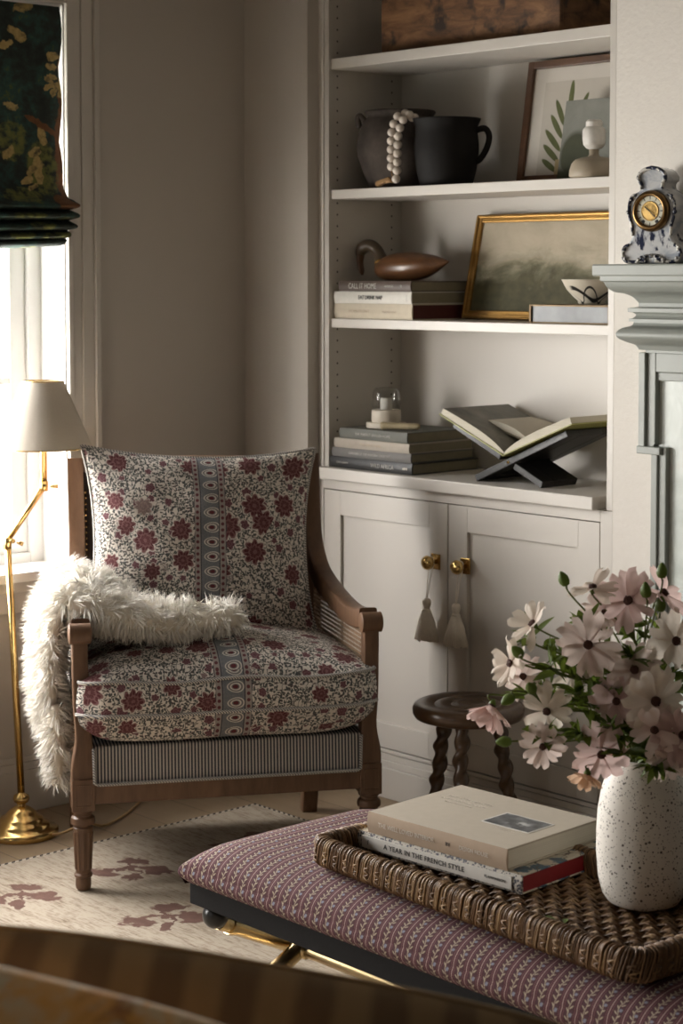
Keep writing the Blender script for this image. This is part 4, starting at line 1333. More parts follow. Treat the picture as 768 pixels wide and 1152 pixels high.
for sx_ in (-1, 1):
    xx = sx_ * (hx - .035)
    for sy_ in (-1, 1):
        MB().sphere((xx, sy_ * (hy - .035), OZ - .062), .0255, 24, 14).build('ball_finial', m_black, ot, smooth=True)
        top = Vector((xx + sy_ * .001, sy_ * (hy - .045), OZ - .075)); bot = Vector((xx + sy_ * .001, -sy_ * (hy - .02), .012))
        mid_ = (top + bot) / 2
        xo = Vector((.0185 * sy_, 0, 0))
        leg = MB().tube(crv([top, top.lerp(bot, .25) + xo * .6, mid_ + xo, top.lerp(bot, .75) + xo * .6, bot], 5), .0175, 16)
        for t_ in (.08, .94):
            c_ = top.lerp(bot, t_) + xo * (1 - abs(2 * t_ - 1)); dd = (bot - top).normalized()
            leg.tube([c_ - dd * .006, c_ + dd * .006], .0205, 16)
        leg.sphere(bot, .0150, 14, 8, sc=(1, 1, .8))
        leg.build('leg', m_gold, ot, auto=50)
MB().tube([(-hx + .035, 0, .112), (hx - .035, 0, .112)], .010, 14).tube([(-hx + .06, 0, .112), (-hx + .075, 0, .112)], .014, 14).build('stretcher', m_gold, ot, smooth=True)

# ------------------------------------------------------------------ WICKER TRAY
m_wick = M('seagrass', (.25, .14, .06), .5)
_is = m_wick.island()
m_wick.color(m_wick.mix(m_wick.noise(m_wick.coord(), 90, 2), m_wick.ramp(_is, [(.0, (.05, .022, .008)), (.35, (.14, .066, .024)), (.7, (.25, .135, .055)), (1, (.50, .34, .17))]), (.13, .07, .028)))
m_wick.rough(.55)
m_core = plain('dark_rush_core', (.035, .017, .007), .8, 0, .3, 80)
TZ = OZ + .0875
TRX, TRY, TANG = 2.150, -1.180, math.radians(-3.2)
ty_ = thing('wicker_tray', 'woven brown seagrass tray holding books and vase on the ottoman', 'tray', (TRX, TRY, TZ), TANG)
tw, td, rh, rw = .795 / 2, .345 / 2, .056, .026
rr_ = random.Random(4)
def perim(s):
    """point on rounded-rectangle centreline at arc length s, with outward normal"""
    R = .03
    a, b = tw - rw / 2, td - rw / 2
    sl = [2 * (a - R), PI * R / 2, 2 * (b - R), PI * R / 2] * 2
    tot_ = sum(sl); s = s % tot_
    corners = [(-a + R, -b, 1, 0), None, (a, -b + R, 0, 1), None, (a - R, b, -1, 0), None, (-a, b - R, 0, -1), None]
    cc = [None, (a - R, -b + R, -90), None, (a - R, b - R, 0), None, (-a + R, b - R, 90), None, (-a + R, -b + R, 180)]
    for k in range(8):
        if s <= sl[k]:
            if corners[k]:
                x, y, dx, dy = corners[k]; return Vector((x + dx * s, y + dy * s, 0)), Vector((dy, -dx, 0))
            x, y, a0 = cc[k]; t = math.radians(a0) + s / R
            return Vector((x + R * math.cos(t), y + R * math.sin(t), 0)), Vector((math.cos(t), math.sin(t), 0))
        s -= sl[k]
PT = 2 * (2 * (tw - rw / 2 - .03) + 2 * (td - rw / 2 - .03)) + 2 * PI * .03
wr_ = MB()
NWR = 560
ringp = [(x, y + rh / 2) for x, y in rrect(rw / 2, rh / 2 - .003, .0115, 3)]
for k in range(NWR):
    s0 = PT * k / NWR
    lean = rr_.uniform(.6, 1.25) * .013
    r_ = rr_.uniform(.00135, .0019); ro = rr_.uniform(-.0012, .0018)
    pts = []
    for q, (a, h_) in enumerate(ringp):
        p, nrm = perim(s0 + lean * (h_ / rh - .5) + rr_.uniform(-.0006, .0006))
        sc_ = 1 + ro / (rw / 2)
        pts.append(p + nrm * a * sc_ + Vector((0, 0, h_ + (ro if h_ > rh / 2 else 0))))
    wr_.tube(pts, r_, 5, closed=True, flat=1.1)
core = []
for k in range(97):
    p, nrm = perim(PT * (k % 96) / 96)
    for (a, h_) in ringp: core.append(p + nrm * a * .9 + Vector((0, 0, rh / 2 + (h_ - rh / 2) * .95)))
nc = len(ringp)
rim = wr_.build('rim', m_wick, ty_, smooth=True)
MB().add(core, [(k * nc + j, k * nc + (j + 1) % nc, (k + 1) * nc + (j + 1) % nc, (k + 1) * nc + j) for k in range(96) for j in range(nc)]).build('rim_core', m_core, rim)
# small plaited knots on the outside of the rim
kn = MB()
NK = 74
for k in range(NK):
    s0 = PT * (k + .5) / NK
    for q in range(4):
        hz = rh * .26 + q * .0062
        pts = []
        for w_ in range(5):
            t = w_ / 4 - .5
            p, nrm = perim(s0 + t * .0165)
            pts.append(p + nrm * (rw / 2 + .0028 - abs(t) * .006) + Vector((0, 0, hz + t * .006 * (1 if q % 2 else -1))))
        kn.tube(pts, .0016, 5)
kn.build('plaits', m_wick, rim, smooth=True)
# woven floor: bundles of strands over and under
fl = MB()
fx, fy = tw - rw + .004, td - rw + .004
pitch = .0215
nyr = int(2 * fy / pitch); nxc = int(2 * fx / pitch)
for j in range(nyr + 1):
    y = -fy + (j + .5) * 2 * fy / (nyr + 1)
    for sgi in range(4):
        oy = (sgi - 1.5) * .0042
        pts = []
        for i in range(nxc * 4 + 1):
            x = -fx + 2 * fx * i / (nxc * 4)
            ph = PI * (i / 4) + PI * j
            pts.append((x, y + oy * (1 + .25 * math.cos(ph)) + .0022 * math.sin(ph * 1.0 + sgi), .0085 + .0048 * math.sin(ph) + rr_.uniform(-.0006, .0006)))
        fl.tube(pts, rr_.uniform(.0021, .0026), 5)
for i in range(nxc + 1):
    x = -fx + (i + 0) * 2 * fx / nxc
    for sgi in range(3):
        ox = (sgi - 1) * .0042
        pts = []
        for j in range((nyr + 1) * 4 + 1):
            y = -fy + 2 * fy * j / ((nyr + 1) * 4)
            ph = PI * (j / 4 - .5) + PI * i
            pts.append((x + ox, y, .0085 + .0045 * math.sin(ph + 0) * (1 if True else 0)))
        fl.tube(pts, rr_.uniform(.0019, .0024), 5)
fl.box((-fx, -fy, .0006), (fx, fy, .0032))
fl.build('woven_base', m_wick, ty_, smooth=True)
TF = TZ + .0158   # top of the woven floor

# ------------------------------------------------------------------ BOOKS
def cloth(name, c, rough=.75, vary=.1): return plain(name, c, rough, 0, vary, 60, .12, bscale=500)


def make_book(label, loc, rz, w, d, t, cover, pages, group, cat='book', spine=None, board=.0025, over=.003, texts=(), spine_mat=None):
    """closed book lying flat: spine along local x at y=0, pages towards +y"""
    b = thing('book', label, cat, loc, rz, group)
    cv = MB()
    cv.box((0, 0, 0), (w, d, board)).box((0, 0, t - board), (w, d, t))
    cv.build('cover', cover, b, bevel=.0008)
    sp = MB().grid(lambda u_, v_: (u_ * w, -.0035 * math.sin(PI * v_), v_ * t), 2, 9).grid(lambda u_, v_: (u_ * w, .0025, .0005 + v_ * (t - .001)), 2, 2)
    sp.add([], [])
    s_ = MB().sweep([(0, 0)], [(0, 0, 0), (w, 0, 0)], (0, 0, 1)) if False else None
    out = [(-.0035 * math.sin(PI * k / 8), t * k / 8) for k in range(9)] + [(.002, t - .0003), (.002, .0003)]
    so_ = MB().prism(out, 0, w, 'yz').build('spine', spine_mat or cover, b, auto=40)
    MB().box((over, .002, board), (w - over, d - over, t - board)).build('page_block', pages, b)
    for (body, size, mat, x, z, kw) in texts:
        text_mesh('lettering', body, size, mat, so_, Matrix.Translation((x, -.0044, z)) @ Matrix.Rotation(PI / 2, 4, 'X'), **kw)
    return b


m_white_ink = plain('pale_ink', (.66, .60, .52), .6)
m_dark_ink = plain('dark_ink', (.03, .028, .026), .6)
m_faint_ink = plain('faint_ink', (.46, .37, .27), .6)
m_grey_ink = plain('grey_ink', (.42, .40, .36), .6)
m_redpage = plain('dark_red_block', (.085, .016, .014), .6)
m_olivepage = plain('shaded_page_block', (.24, .21, .145), .8, 0, .15, 60)

GA = 'books under the duck'
z = ZS[0]
make_book('thick cream book at the bottom of the pile under the wooden duck', (.318, .024, z + .0005), 0, .312, .235, .042, cloth('cream_book_cloth', (.56, .49, .38)), m_redpage, GA,
          texts=[('HOMEFRONT', .013, m_faint_ink, .105, .021, {'spacing': 1.1}), ('room by room', .009, m_faint_ink, .225, .021, {})])
z += .0425
make_book('off-white book in the middle of the pile under the wooden duck', (.319, .022, z + .0005), .006, .308, .235, .033, cloth('white_book_jacket', (.62, .59, .53), .5), m_olivepage, GA,
          texts=[('EAT DRINK NAP', .0145, m_dark_ink, .150, .0165, {'bold': .0004, 'sx': .9}), ('|', .02, m_grey_ink, .292, .0165, {})])
z += .0335
make_book('dark brown book topmost in the pile directly under the wooden duck', (.338, .024, z + .0005), -.004, .288, .225, .0285, cloth('brown_book_jacket', (.085, .058, .045), .5), m_olivepage, GA,
          texts=[('CALL IT HOME', .0215, m_grey_ink, .098, .0142, {'sx': .80}), ('INTERIORS', .007, m_grey_ink, .205, .0142, {}), ('*', .018, m_grey_ink, .252, .0115, {})])
DUCKZ = z + .0295

GB = 'books stacked at the left end of the ledge'
z = .895
make_book('black book at the bottom of the four-book stack under the glass cloche', (.319, .006, z + .0005), 0, .330, .255, .030, cloth('black_book_jacket', (.022, .021, .021), .45), m_olivepage, GB,
          texts=[('WILD AFRICA', .0165, m_grey_ink, .215, .015, {'sx': .9}), ('PHOTOGRAPHY', .0065, m_grey_ink, .055, .015, {}), ('ARTS', .008, m_white_ink, .305, .015, {'bold': .0003})])
z += .0305
make_book('mid-grey book second from the bottom under the glass cloche', (.328, .008, z + .0005), .01, .312, .245, .025, cloth('grey_book_cloth', (.17, .16, .15)), m_olivepage, GB,
          texts=[('GARDENS OF THE WESTERN COUNTRY', .009, m_grey_ink, .15, .0125, {})])
z += .0255
make_book('pale greige book third from the bottom under the glass cloche', (.334, .010, z + .0005), -.006, .302, .245, .026, cloth('greige_book_cloth', (.40, .35, .29)), m_olivepage, GB,
          texts=[('THE QUIET HOUSE', .010, m_faint_ink, .15, .013, {})])
z += .0265
make_book('grey-green book topmost of the stack with the glass cloche standing on it', (.352, .014, z + .0005), .008, .268, .235, .0285, cloth('grey_green_book_cloth', (.15, .15, .13)), m_olivepage, GB,
          texts=[('THE PERFECT ENGLISH HOME', .0105, m_grey_ink, .135, .0142, {})])
CLZ = z + .0295

# ------------------------------------------------------------------ shelf objects
# crate
cr = thing('wooden_crate', 'old worn wooden crate on the top shelf', 'crate', (.80, .155, ZS[2]))
cm = MB()
cx, cy, ch = .322, .105, .21
cm.box((-cx, -cy, 0), (cx, -cy + .016, ch)).box((-cx, cy - .016, 0), (cx, cy, ch)).box((-cx, -cy + .016, 0), (-cx + .016, cy - .016, ch)).box((cx - .016, -cy + .016, 0), (cx, cy - .016, ch)).box((-cx + .016, -cy + .016, .002), (cx - .016, cy - .016, .016))
cm.build('box', m_crate, cr, bevel=.003)
MB().box((-cx - .004, -cy - .004, ch), (cx + .004, cy + .004, ch + .018)).build('lid', m_crate, cr, bevel=.003)

# stoneware jar
jr = thing('stoneware_jar', 'wide dark stoneware jar with lug ears on the middle shelf', 'jar', (.452, .148, ZS[1]))
MB().lathe([(0, .001), (.078, .001), (.084, .006), (.103, .05), (.118, .095), (.121, .120), (.117, .150), (.107, .178), (.095, .194), (.091, .200), (.095, .207), (.099, .212), (.097, .217), (.089, .214), (.087, .200), (.10, .178), (.112, .12), (.09, .05), (.0, .02)], 56).build('body', m_stone, jr, smooth=True)
for sg in (-1, 1):
    MB().tube(crv([(sg * .094 * .75, -.094 * .66, .185), (sg * .112 * .75, -.112 * .66, .205), (sg * .118 * .75, -.118 * .66, .196), (sg * .114 * .75, -.114 * .66, .172)], 5), .008, 10).build('ear', m_stone, jr, smooth=True)

# dark jug
jg = thing('dark_jug', 'near-black tapered jug with a loop handle beside the bead garland', 'jug', (.676, .104, ZS[1]))
MB().lathe([(0, .001), (.066, .001), (.071, .006), (.080, .04), (.086, .08), (.087, .11), (.084, .14), (.084, .160), (.091, .176), (.0925, .180), (.088, .180), (.079, .160), (.079, .12), (.07, .02), (0, .012)], 48).build('body', m_jug, jg, smooth=True)
MB().tube(crv([(.070, .040, .148), (.092, .052, .152), (.102, .058, .132), (.097, .054, .10), (.082, .045, .072), (.066, .040, .064)], 6), .0085, 10, flat=.8).build('handle', m_jug, jg, smooth=True)

# bead garland
gd = thing('bead_garland', 'pale wooden bead garland draped over the jar rim', 'bead garland', (0, 0, 0))
gp = crv([(.612, .060, 1.838), (.600, .030, 1.862), (.588, .008, 1.855), (.578, -.002, 1.825), (.575, -.004, 1.79), (.575, -.004, 1.74), (.577, -.003, 1.70), (.584, .0, 1.682)], 12)
gp2 = crv([(.612, .060, 1.838), (.620, .028, 1.858), (.612, .006, 1.845), (.602, -.002, 1.81), (.599, -.003, 1.77), (.597, -.003, 1.72), (.594, -.002, 1.692), (.584, .0, 1.682)], 12)
def resample(p, step_):
    out_ = [p[0]]; acc = 0
    for i in range(1, len(p)):
        a = p[i - 1]; b_ = p[i]; L_ = (b_ - a).length
        while acc + L_ >= step_:
            t = (step_ - acc) / L_; a = a.lerp(b_, t); out_.append(a.copy()); L_ = (b_ - a).length; acc = 0
        acc += L_
    return out_
bead_me = MB().sphere((0, 0, 0), .0115, 18, 12).mesh('bead', m_bead, True)
MB().tube(gp, .0015, 6).tube(gp2, .0015, 6).build('string', m_jute, gd, smooth=True)
for p in resample(gp, .0228)[1:-1] + resample(gp2, .0228)[1:]:
    o = bpy.data.objects.new('bead', bead_me); COL.objects.link(o); o.parent = gd; o.location = p
ts = MB()
for k in range(26):
    a = rr_.uniform(-.9, .9)
    ts.tube([(.578, .002, 1.6795), (.563, .000 + a * .004, 1.681 + rr_.uniform(0, .012)), (.520 + rr_.uniform(-.006, .01), -.0 + a * .012 + .004, 1.6715 + rr_.uniform(0, .012))], .0022, 5)
ts.build('jute_tassel', m_jute, gd, smooth=True)


def leaning(name, label, cat, x0, zbase, w, h, ybot, ytop, group=None, rz=0):
    t = thing(name, label, cat, (x0, ybot, zbase), rz, group)
    ang = math.atan2(ytop - ybot, h)
    t.rotation_euler = (-ang, 0, rz)
    return t


def frame_bars(w, h, b, dep, prof2=None):
    m = MB()
    for (lo, hi) in (((0, 0), (b, h)), ((w - b, 0), (w, h)), ((b, 0), (w - b, b)), ((b, h - b), (w - b, h))):
        m.box((lo[0], -dep, lo[1]), (hi[0], 0, hi[1]))
    if prof2:
        i, q = prof2
        for (lo, hi) in (((i, i), (i + q, h - i)), ((w - i - q, i), (w - i, h - i)), ((i + q, i), (w - i - q, i + q)), ((i + q, h - i - q), (w - i - q, h - i))):
            m.box((lo[0], -dep - .005, lo[1]), (hi[0], -dep, hi[1]))
    return m


# botanical print
m_mat = plain('print_mat', (.60, .56, .50), .85, 0, .03, 20)
m_paper = M('botanical_print', (.5, .46, .39), .85)
PW, PH = .452, .326
pf = leaning('botanical_print', 'brown-framed botanical print of a green leafy stem leaning on the shelf', 'framed print', .848, ZS[1] + .0015, PW, PH, .205, .255)
frame_bars(PW, PH, .020, .016).build('frame', m_frame_w, pf, bevel=.002)
MB().box((.020, -.006, .020), (PW - .020, -.003, PH - .020)).build('mat', m_mat, pf)
px0, px1, pz0, pz1 = .062, PW - .060, .02, PH - .058
u, _, v = m_paper.sep(m_paper.coord())
colp = m_paper.mix(m_paper.noise(m_paper.coord(), 14, 3), (.47, .43, .365), (.55, .51, .45))
colp = m_paper.mix(m_paper.band(m_paper.math('ADD', u, m_paper.math('MULTIPLY', v, -.05)), .150, .0085), colp, (.42, .33, .17)) if False else colp
stem_x = .138
lm = None
leaves = [(stem_x + .018, .222, .0085, .047, -.03), (stem_x - .014, .184, .0085, .040, .48), (stem_x - .022, .148, .0085, .040, .62), (stem_x - .030, .112, .0085, .042, .78), (stem_x - .032, .078, .0085, .038, .88),
          (stem_x - .034, .046, .0080, .032, 1.0), (stem_x + .060, .200, .0075, .036, -.45), (stem_x + .075, .172, .0075, .034, -.6), (stem_x + .08, .14, .0075, .034, -.7), (stem_x + .075, .10, .0075, .034, -.85)]
for (cx_, cz_, a, b_, r_) in leaves:
    e = m_paper.ellipse(u, v, cx_, cz_, a, b_, r_, .15)
    lm = e if lm is None else m_paper.math('MAXIMUM', lm, e)
stm = m_paper.math('MULTIPLY', m_paper.band(m_paper.math('SUBTRACT', u, m_paper.math('MULTIPLY', v, .13)), stem_x - .006, .0020), m_paper.step(v, .21, .20))
cane_ = m_paper.math('MULTIPLY', m_paper.band(u, stem_x - .006, .0085), m_paper.step(v, .062, .060))
colp = m_paper.mix(stm, colp, (.14, .14, .06))
colp = m_paper.mix(lm, colp, m_paper.mix(m_paper.noise(m_paper.mapping(m_paper.coord(), (60, 1, 20)), 1, 3), (.055, .07, .022), (.15, .16, .06)))
colp = m_paper.mix(cane_, colp, m_paper.mix(m_paper.noise(m_paper.mapping(m_paper.coord(), (10, 1, 160)), 1, 2), (.32, .24, .12), (.50, .40, .23)))
m_paper.color(colp)
MB().box((px0, -.0075, pz0), (px1, -.006, pz1)).build('print', m_paper, pf)

# gilt landscape
m_gilt = plain('gilt_frame', (.36, .20, .055), .38, .75, .3, 60, .2)
m_land = M('misty_landscape', (.3, .27, .2), .7)
u, _, v = m_land.sep(m_land.coord())
GW, GH = .655, .288
n1 = m_land.noise(m_land.mapping(m_land.coord(), (7, 1, 12)), 1, 6, .62, .4)
n2 = m_land.noise(m_land.mapping(m_land.coord(), (26, 1, 34)), 1, 4, .6)
hz = m_land.math('ADD', m_land.math('ADD', m_land.math('MULTIPLY', m_land.math('SUBTRACT', n1, .5), .24), v), m_land.math('MULTIPLY', u, .03))
sky = m_land.mix(n1, (.30, .25, .17), (.60, .53, .41))
trees = m_land.mix(n2, (.022, .022, .010), (.13, .115, .05))
m_land.color(m_land.mix(m_land.step(hz, .10, .155), trees, m_land.mix(m_land.step(hz, .12, .20), (.22, .20, .125), sky)))
gf = leaning('landscape_painting', 'gilt-framed misty landscape painting leaning behind the bowl', 'painting', .652, ZS[0] + .001, GW, GH, .205, .268)
frame_bars(GW, GH, .022, .018, (.003, .008)).build('frame', m_gilt, gf, bevel=.0025)
MB().box((.020, -.010, .020), (GW - .020, -.004, GH - .020)).build('canvas', m_land, gf)

# small unframed landscape
m_land2 = M('small_landscape', (.3, .3, .27), .75)
u, _, v = m_land2.sep(m_land2.coord())
n1 = m_land2.noise(m_land2.mapping(m_land2.coord(), (14, 1, 14)), 1, 5, .6, .3)
tr = m_land2.math('MAXIMUM', m_land2.ellipse(m_land2.math('ADD', u, m_land2.math('MULTIPLY', n1, .03)), v, .065, .062, .048, .060, 0, .25), m_land2.step(v, .045, .02))
m_land2.color(m_land2.mix(tr, m_land2.mix(n1, (.12, .125, .10), (.28, .28, .25)), m_land2.mix(n1, (.02, .024, .013), (.075, .08, .04))))
sp_ = leaning('small_painting', 'small unframed grey-green landscape canvas in front of the botanical print', 'painting', 1.053, ZS[1] + .001, .245, .205, .135, .172)
MB().box((0, -.016, 0), (.245, 0, .205)).build('canvas', m_land2, sp_, bevel=.001)

# beige pot with pale top
m_beige = plain('beige_pottery', (.36, .30, .22), .55, 0, .12, 30)
m_whitep = plain('white_crackle', (.66, .63, .58), .5, 0, .15, 90, .3)
bp_ = thing('beige_pot', 'squat beige domed pot with knobbly white top near the small canvas', 'pot', (1.222, .066, ZS[1]))
MB().lathe([(0, .001), (.058, .001), (.061, .006), (.060, .020), (.055, .036), (.046, .046), (.030, .051), (.016, .053), (.012, .058), (.012, .074)], 40).build('pot', m_beige, bp_, smooth=True)
w = MB()
w.lathe([(.010, .070), (.020, .074), (.027, .082), (.029, .096), (.029, .116), (.026, .122), (.021, .126), (.021, .138), (.016, .143), (0, .144)], 14)
w.build('top', m_whitep, bp_, auto=30)

# duck
m_duckhead = plain('duck_head', (.06, .04, .022), .3, 0, .4, 30)
dkx, dky = .498, .115
du = thing('duck_decoy', 'carved wooden duck decoy with bent neck resting on the books', 'duck decoy', (dkx, dky, DUCKZ), math.radians(4))
bprof = [(-.095, .028, .004), (-.088, .030, .018), (-.07, .033, .029), (-.04, .036, .038), (0, .038, .041), (.04, .039, .040), (.08, .041, .034), (.115, .046, .024), (.145, .050, .012), (.165, .052, .003)]
path_ = crv([(a, 0, b_) for a, b_, c_ in bprof], 4); rad = [q.x for q in crv([(c_, 0, 0) for a, b_, c_ in bprof], 4)]
n = 24; vs = []
for p, r_ in zip(path_, rad):
    for j in range(n):
        a = 2 * PI * j / n
        zz = p.z + r_ * 1.0 * math.sin(a)
        vs.append((p.x, r_ * 1.15 * math.cos(a), max(.001, zz)))
K = len(path_)
fs = [(i * n + j, i * n + (j + 1) % n, (i + 1) * n + (j + 1) % n, (i + 1) * n + j) for i in range(K - 1) for j in range(n)] + [tuple(range(n)), tuple((K - 1) * n + j for j in range(n))]
MB().add(vs, fs).build('body', m_duck, du, smooth=True)
nk = MB().tube(crv([(-.075, 0, .040), (-.084, 0, .066), (-.098, 0, .086), (-.122, 0, .098), (-.148, 0, .094), (-.160, 0, .080), (-.163, 0, .066)], 6),
               [q.x for q in crv([(.025, 0, 0), (.018, 0, 0), (.0165, 0, 0), (.018, 0, 0), (.0185, 0, 0), (.0155, 0, 0), (.010, 0, 0)], 6)], 16)
nk.build('head', m_duckhead, du, smooth=True)
MB().tube(crv([(-.160, 0, .074), (-.162, 0, .052), (-.157, 0, .030), (-.153, 0, .016)], 5), [q.x for q in crv([(.0105, 0, 0), (.0085, 0, 0), (.0075, 0, 0), (.003, 0, 0)], 5)], 12, flat=1.3).build('bill', m_duck, du, smooth=True)
MB().tube([(-.0775, 0, .050), (-.080, 0, .056)], [.0225, .0212], 18).build('collar', m_gilt, du, smooth=True)
for sg in (-1, 1):
    MB().sphere((-.147, sg * .0165, .094), .0028, 8, 6).build('eye', m_black, du, smooth=True)

# mirrored box + bowl
m_edge = plain('dull_brass_edge', (.20, .13, .06), .6, .3, .15, 30)
m_mirror = plain('mirror_glass', (.13, .135, .14), .10, 0.0, .5, 14, spec=.12)
mb_ = thing('mirrored_box', 'low mirrored glass box with brass edges under the bowl', 'box', (1.168, .108, ZS[0]))
bxw, bxd, bxh = .128, .068, .047
MB().box((-bxw + .002, -bxd + .002, .002), (bxw - .002, bxd - .002, bxh - .002)).build('panels', m_mirror, mb_)
e = MB()
for a in (-1, 1):
    for b_ in (-1, 1):
        e.box((a * bxw - .0028, b_ * bxd - .0028, .0003), (a * bxw + .0028, b_ * bxd + .0028, bxh))
        e.box((-bxw, a * bxd - .0022, (bxh - .004) if b_ > 0 else .0003), (bxw, a * bxd + .0022, bxh if b_ > 0 else .004))
        e.box((a * bxw - .0022, -bxd, (bxh - .004) if b_ > 0 else .0003), (a * bxw + .0022, bxd, bxh if b_ > 0 else .004))
e.build('edging', m_edge, mb_)
m_bowl = M('brushed_bowl', (.62, .56, .46), .35)
_x, _y, _z = m_bowl.sep(m_bowl.coord())
_ang = m_bowl.math('ARCTAN2', _y, _x)
_zt = m_bowl.math('ADD', .026, m_bowl.math('MULTIPLY', m_bowl.math('SINE', m_bowl.math('ADD', m_bowl.math('MULTIPLY', _ang, 3.0), .5)), .016))
_k = m_bowl.step(m_bowl.math('ABSOLUTE', m_bowl.math('SUBTRACT', _z, _zt)), .0060, .0048)
_zt2 = m_bowl.math('ADD', .024, m_bowl.math('MULTIPLY', m_bowl.math('SINE', m_bowl.math('MULTIPLY', _ang, 5.0)), .02))
_k2 = m_bowl.step(m_bowl.math('ABSOLUTE', m_bowl.math('SUBTRACT', _z, _zt2)), .0036, .0026)
_k = m_bowl.math('MULTIPLY', m_bowl.math('MAXIMUM', _k, _k2), m_bowl.step(_ang, -1.9, -1.7))
m_bowl.color(m_bowl.mix(_k, (.60, .54, .44), (.02, .018, .016)))
bw_ = MB().lathe([(0, .001), (.030, .001), (.034, .004), (.034, .010), (.046, .020), (.062, .038), (.074, .060), (.0755, .063), (.073, .063), (.06, .04), (.042, .022), (.02, .014), (0, .013)], 56)
tag(bw_.build('bowl', m_bowl, smooth=True, loc=(1.182, .108, ZS[0] + bxh + .0005)), 'cream footed bowl with black brush strokes on the mirrored box', 'bowl')

# cloche
m_clear = M('clear_glass', (1, 1, 1), .0)
_tr = m_clear.node('ShaderNodeBsdfTransparent'); _tr.inputs[0].default_value = (.92, .93, .92, 1); _gl = m_clear.node('ShaderNodeBsdfGlossy'); _gl.inputs['Roughness'].default_value = .03
_mx = m_clear.node('ShaderNodeMixShader'); _fr = m_clear.node('ShaderNodeLayerWeight'); _fr.inputs[0].default_value = .18
m_clear.t.links.new(_fr.outputs['Facing'], _mx.inputs[0]); m_clear.t.links.new(_tr.outputs[0], _mx.inputs[1]); m_clear.t.links.new(_gl.outputs[0], _mx.inputs[2])
m_clear.t.links.new(_mx.outputs[0], m_clear.t.nodes['Material Output'].inputs[0])
m_ivory = plain('ivory_stone', (.58, .52, .43), .55, 0, .1, 40)
cl = thing('cloche', 'small glass cloche on a pale stone base atop the book stack', 'cloche', (.448, .100, CLZ))
MB().lathe([(0, 0), (.054, 0), (.056, .002), (.056, .013), (.054, .0155), (.0, .0155)], 40).build('base', m_ivory, cl, auto=40)
MB().lathe([(0, .0155), (.040, .0155), (.041, .017), (.041, .047), (.039, .050), (.0, .050)], 40).build('drum', m_ivory, cl, auto=40)
MB().lathe([(.037, .0505), (.0385, .0505), (.0385, .090), (.0365, .102), (.030, .110), (.018, .1125), (0, .113)], 40, cap=False).build('glass_dome', m_clear, cl, smooth=True)
MB().lathe([(0, .0505), (.017, .0505), (.017, .080), (.0145, .083), (0, .083)], 24).build('candle', m_whitep, cl, auto=40)

# rolled scroll
m_bone = plain('aged_bone', (.38, .31, .19), .5, 0, .35, 60)
sc_ = thing('bone_handle', 'short tan bone cylinder lying beside the cloche on the books', 'ornament', (.545, .060, CLZ + .0117), math.radians(28))
MB().tube([(-.055, 0, 0), (-.050, 0, 0), (-.044, 0, 0), (.02, 0, 0), (.05, 0, 0), (.056, 0, 0)], [.009, .0115, .010, .0085, .0095, .006], 16).build('handle', m_bone, sc_, auto=50)
MB().tube([(-.0562, 0, 0), (-.0545, 0, 0)], [.005, .0065], 14).build('end_cap', m_duckhead, sc_, smooth=True)

# book stand + two open books
bs = thing('book_stand', 'black folding X-shaped book stand on the ledge', 'book stand', (.975, .0, .895))
cz = .058
ANG = math.radians(23.5)
for sg in (-1, 1):
    b = MB()
    Rm = Matrix.Translation((0, 0, cz)) @ Matrix.Rotation(-sg * ANG, 4, 'Y')
    if sg > 0:
        b.box((-.126, .030, -.009), (.215, .075, .009), 0, Rm).box((-.126, .165, -.009), (.215, .205, .009), 0, Rm).box((.03, .075, -.009), (.215, .165, .009), 0, Rm).box((-.126, .075, -.009), (-.095, .165, .009), 0, Rm)
    else:
        b.box((-.215, .076, -.009), (.126, .164, .009), 0, Rm).box((-.215, .030, -.009), (-.03, .076, .009), 0, Rm).box((.022, .030, -.009), (.126, .076, .009), 0, Rm)
    b.build('board', m_blkframe, bs, bevel=.002)
MB().tube([(0, .028, cz), (0, .207, cz)], .004, 10).build('hinge_pin', m_brassdk, bs, smooth=True)

m_greencov = plain('lime_edged_cover', (.30, .29, .085), .5)
m_photo = M('dark_photo_page', (.1, .09, .06), .4)
_n = m_photo.noise(m_photo.mapping(m_photo.coord(), (14, 20, 1)), 1, 5, .6)
m_photo.color(m_photo.ramp(_n, [(.35, (.055, .05, .035)), (.55, (.12, .11, .08)), (.75, (.20, .185, .14))]))
m_cleanpage = plain('cream_page', (.60, .555, .46), .7, 0, .04, 20)


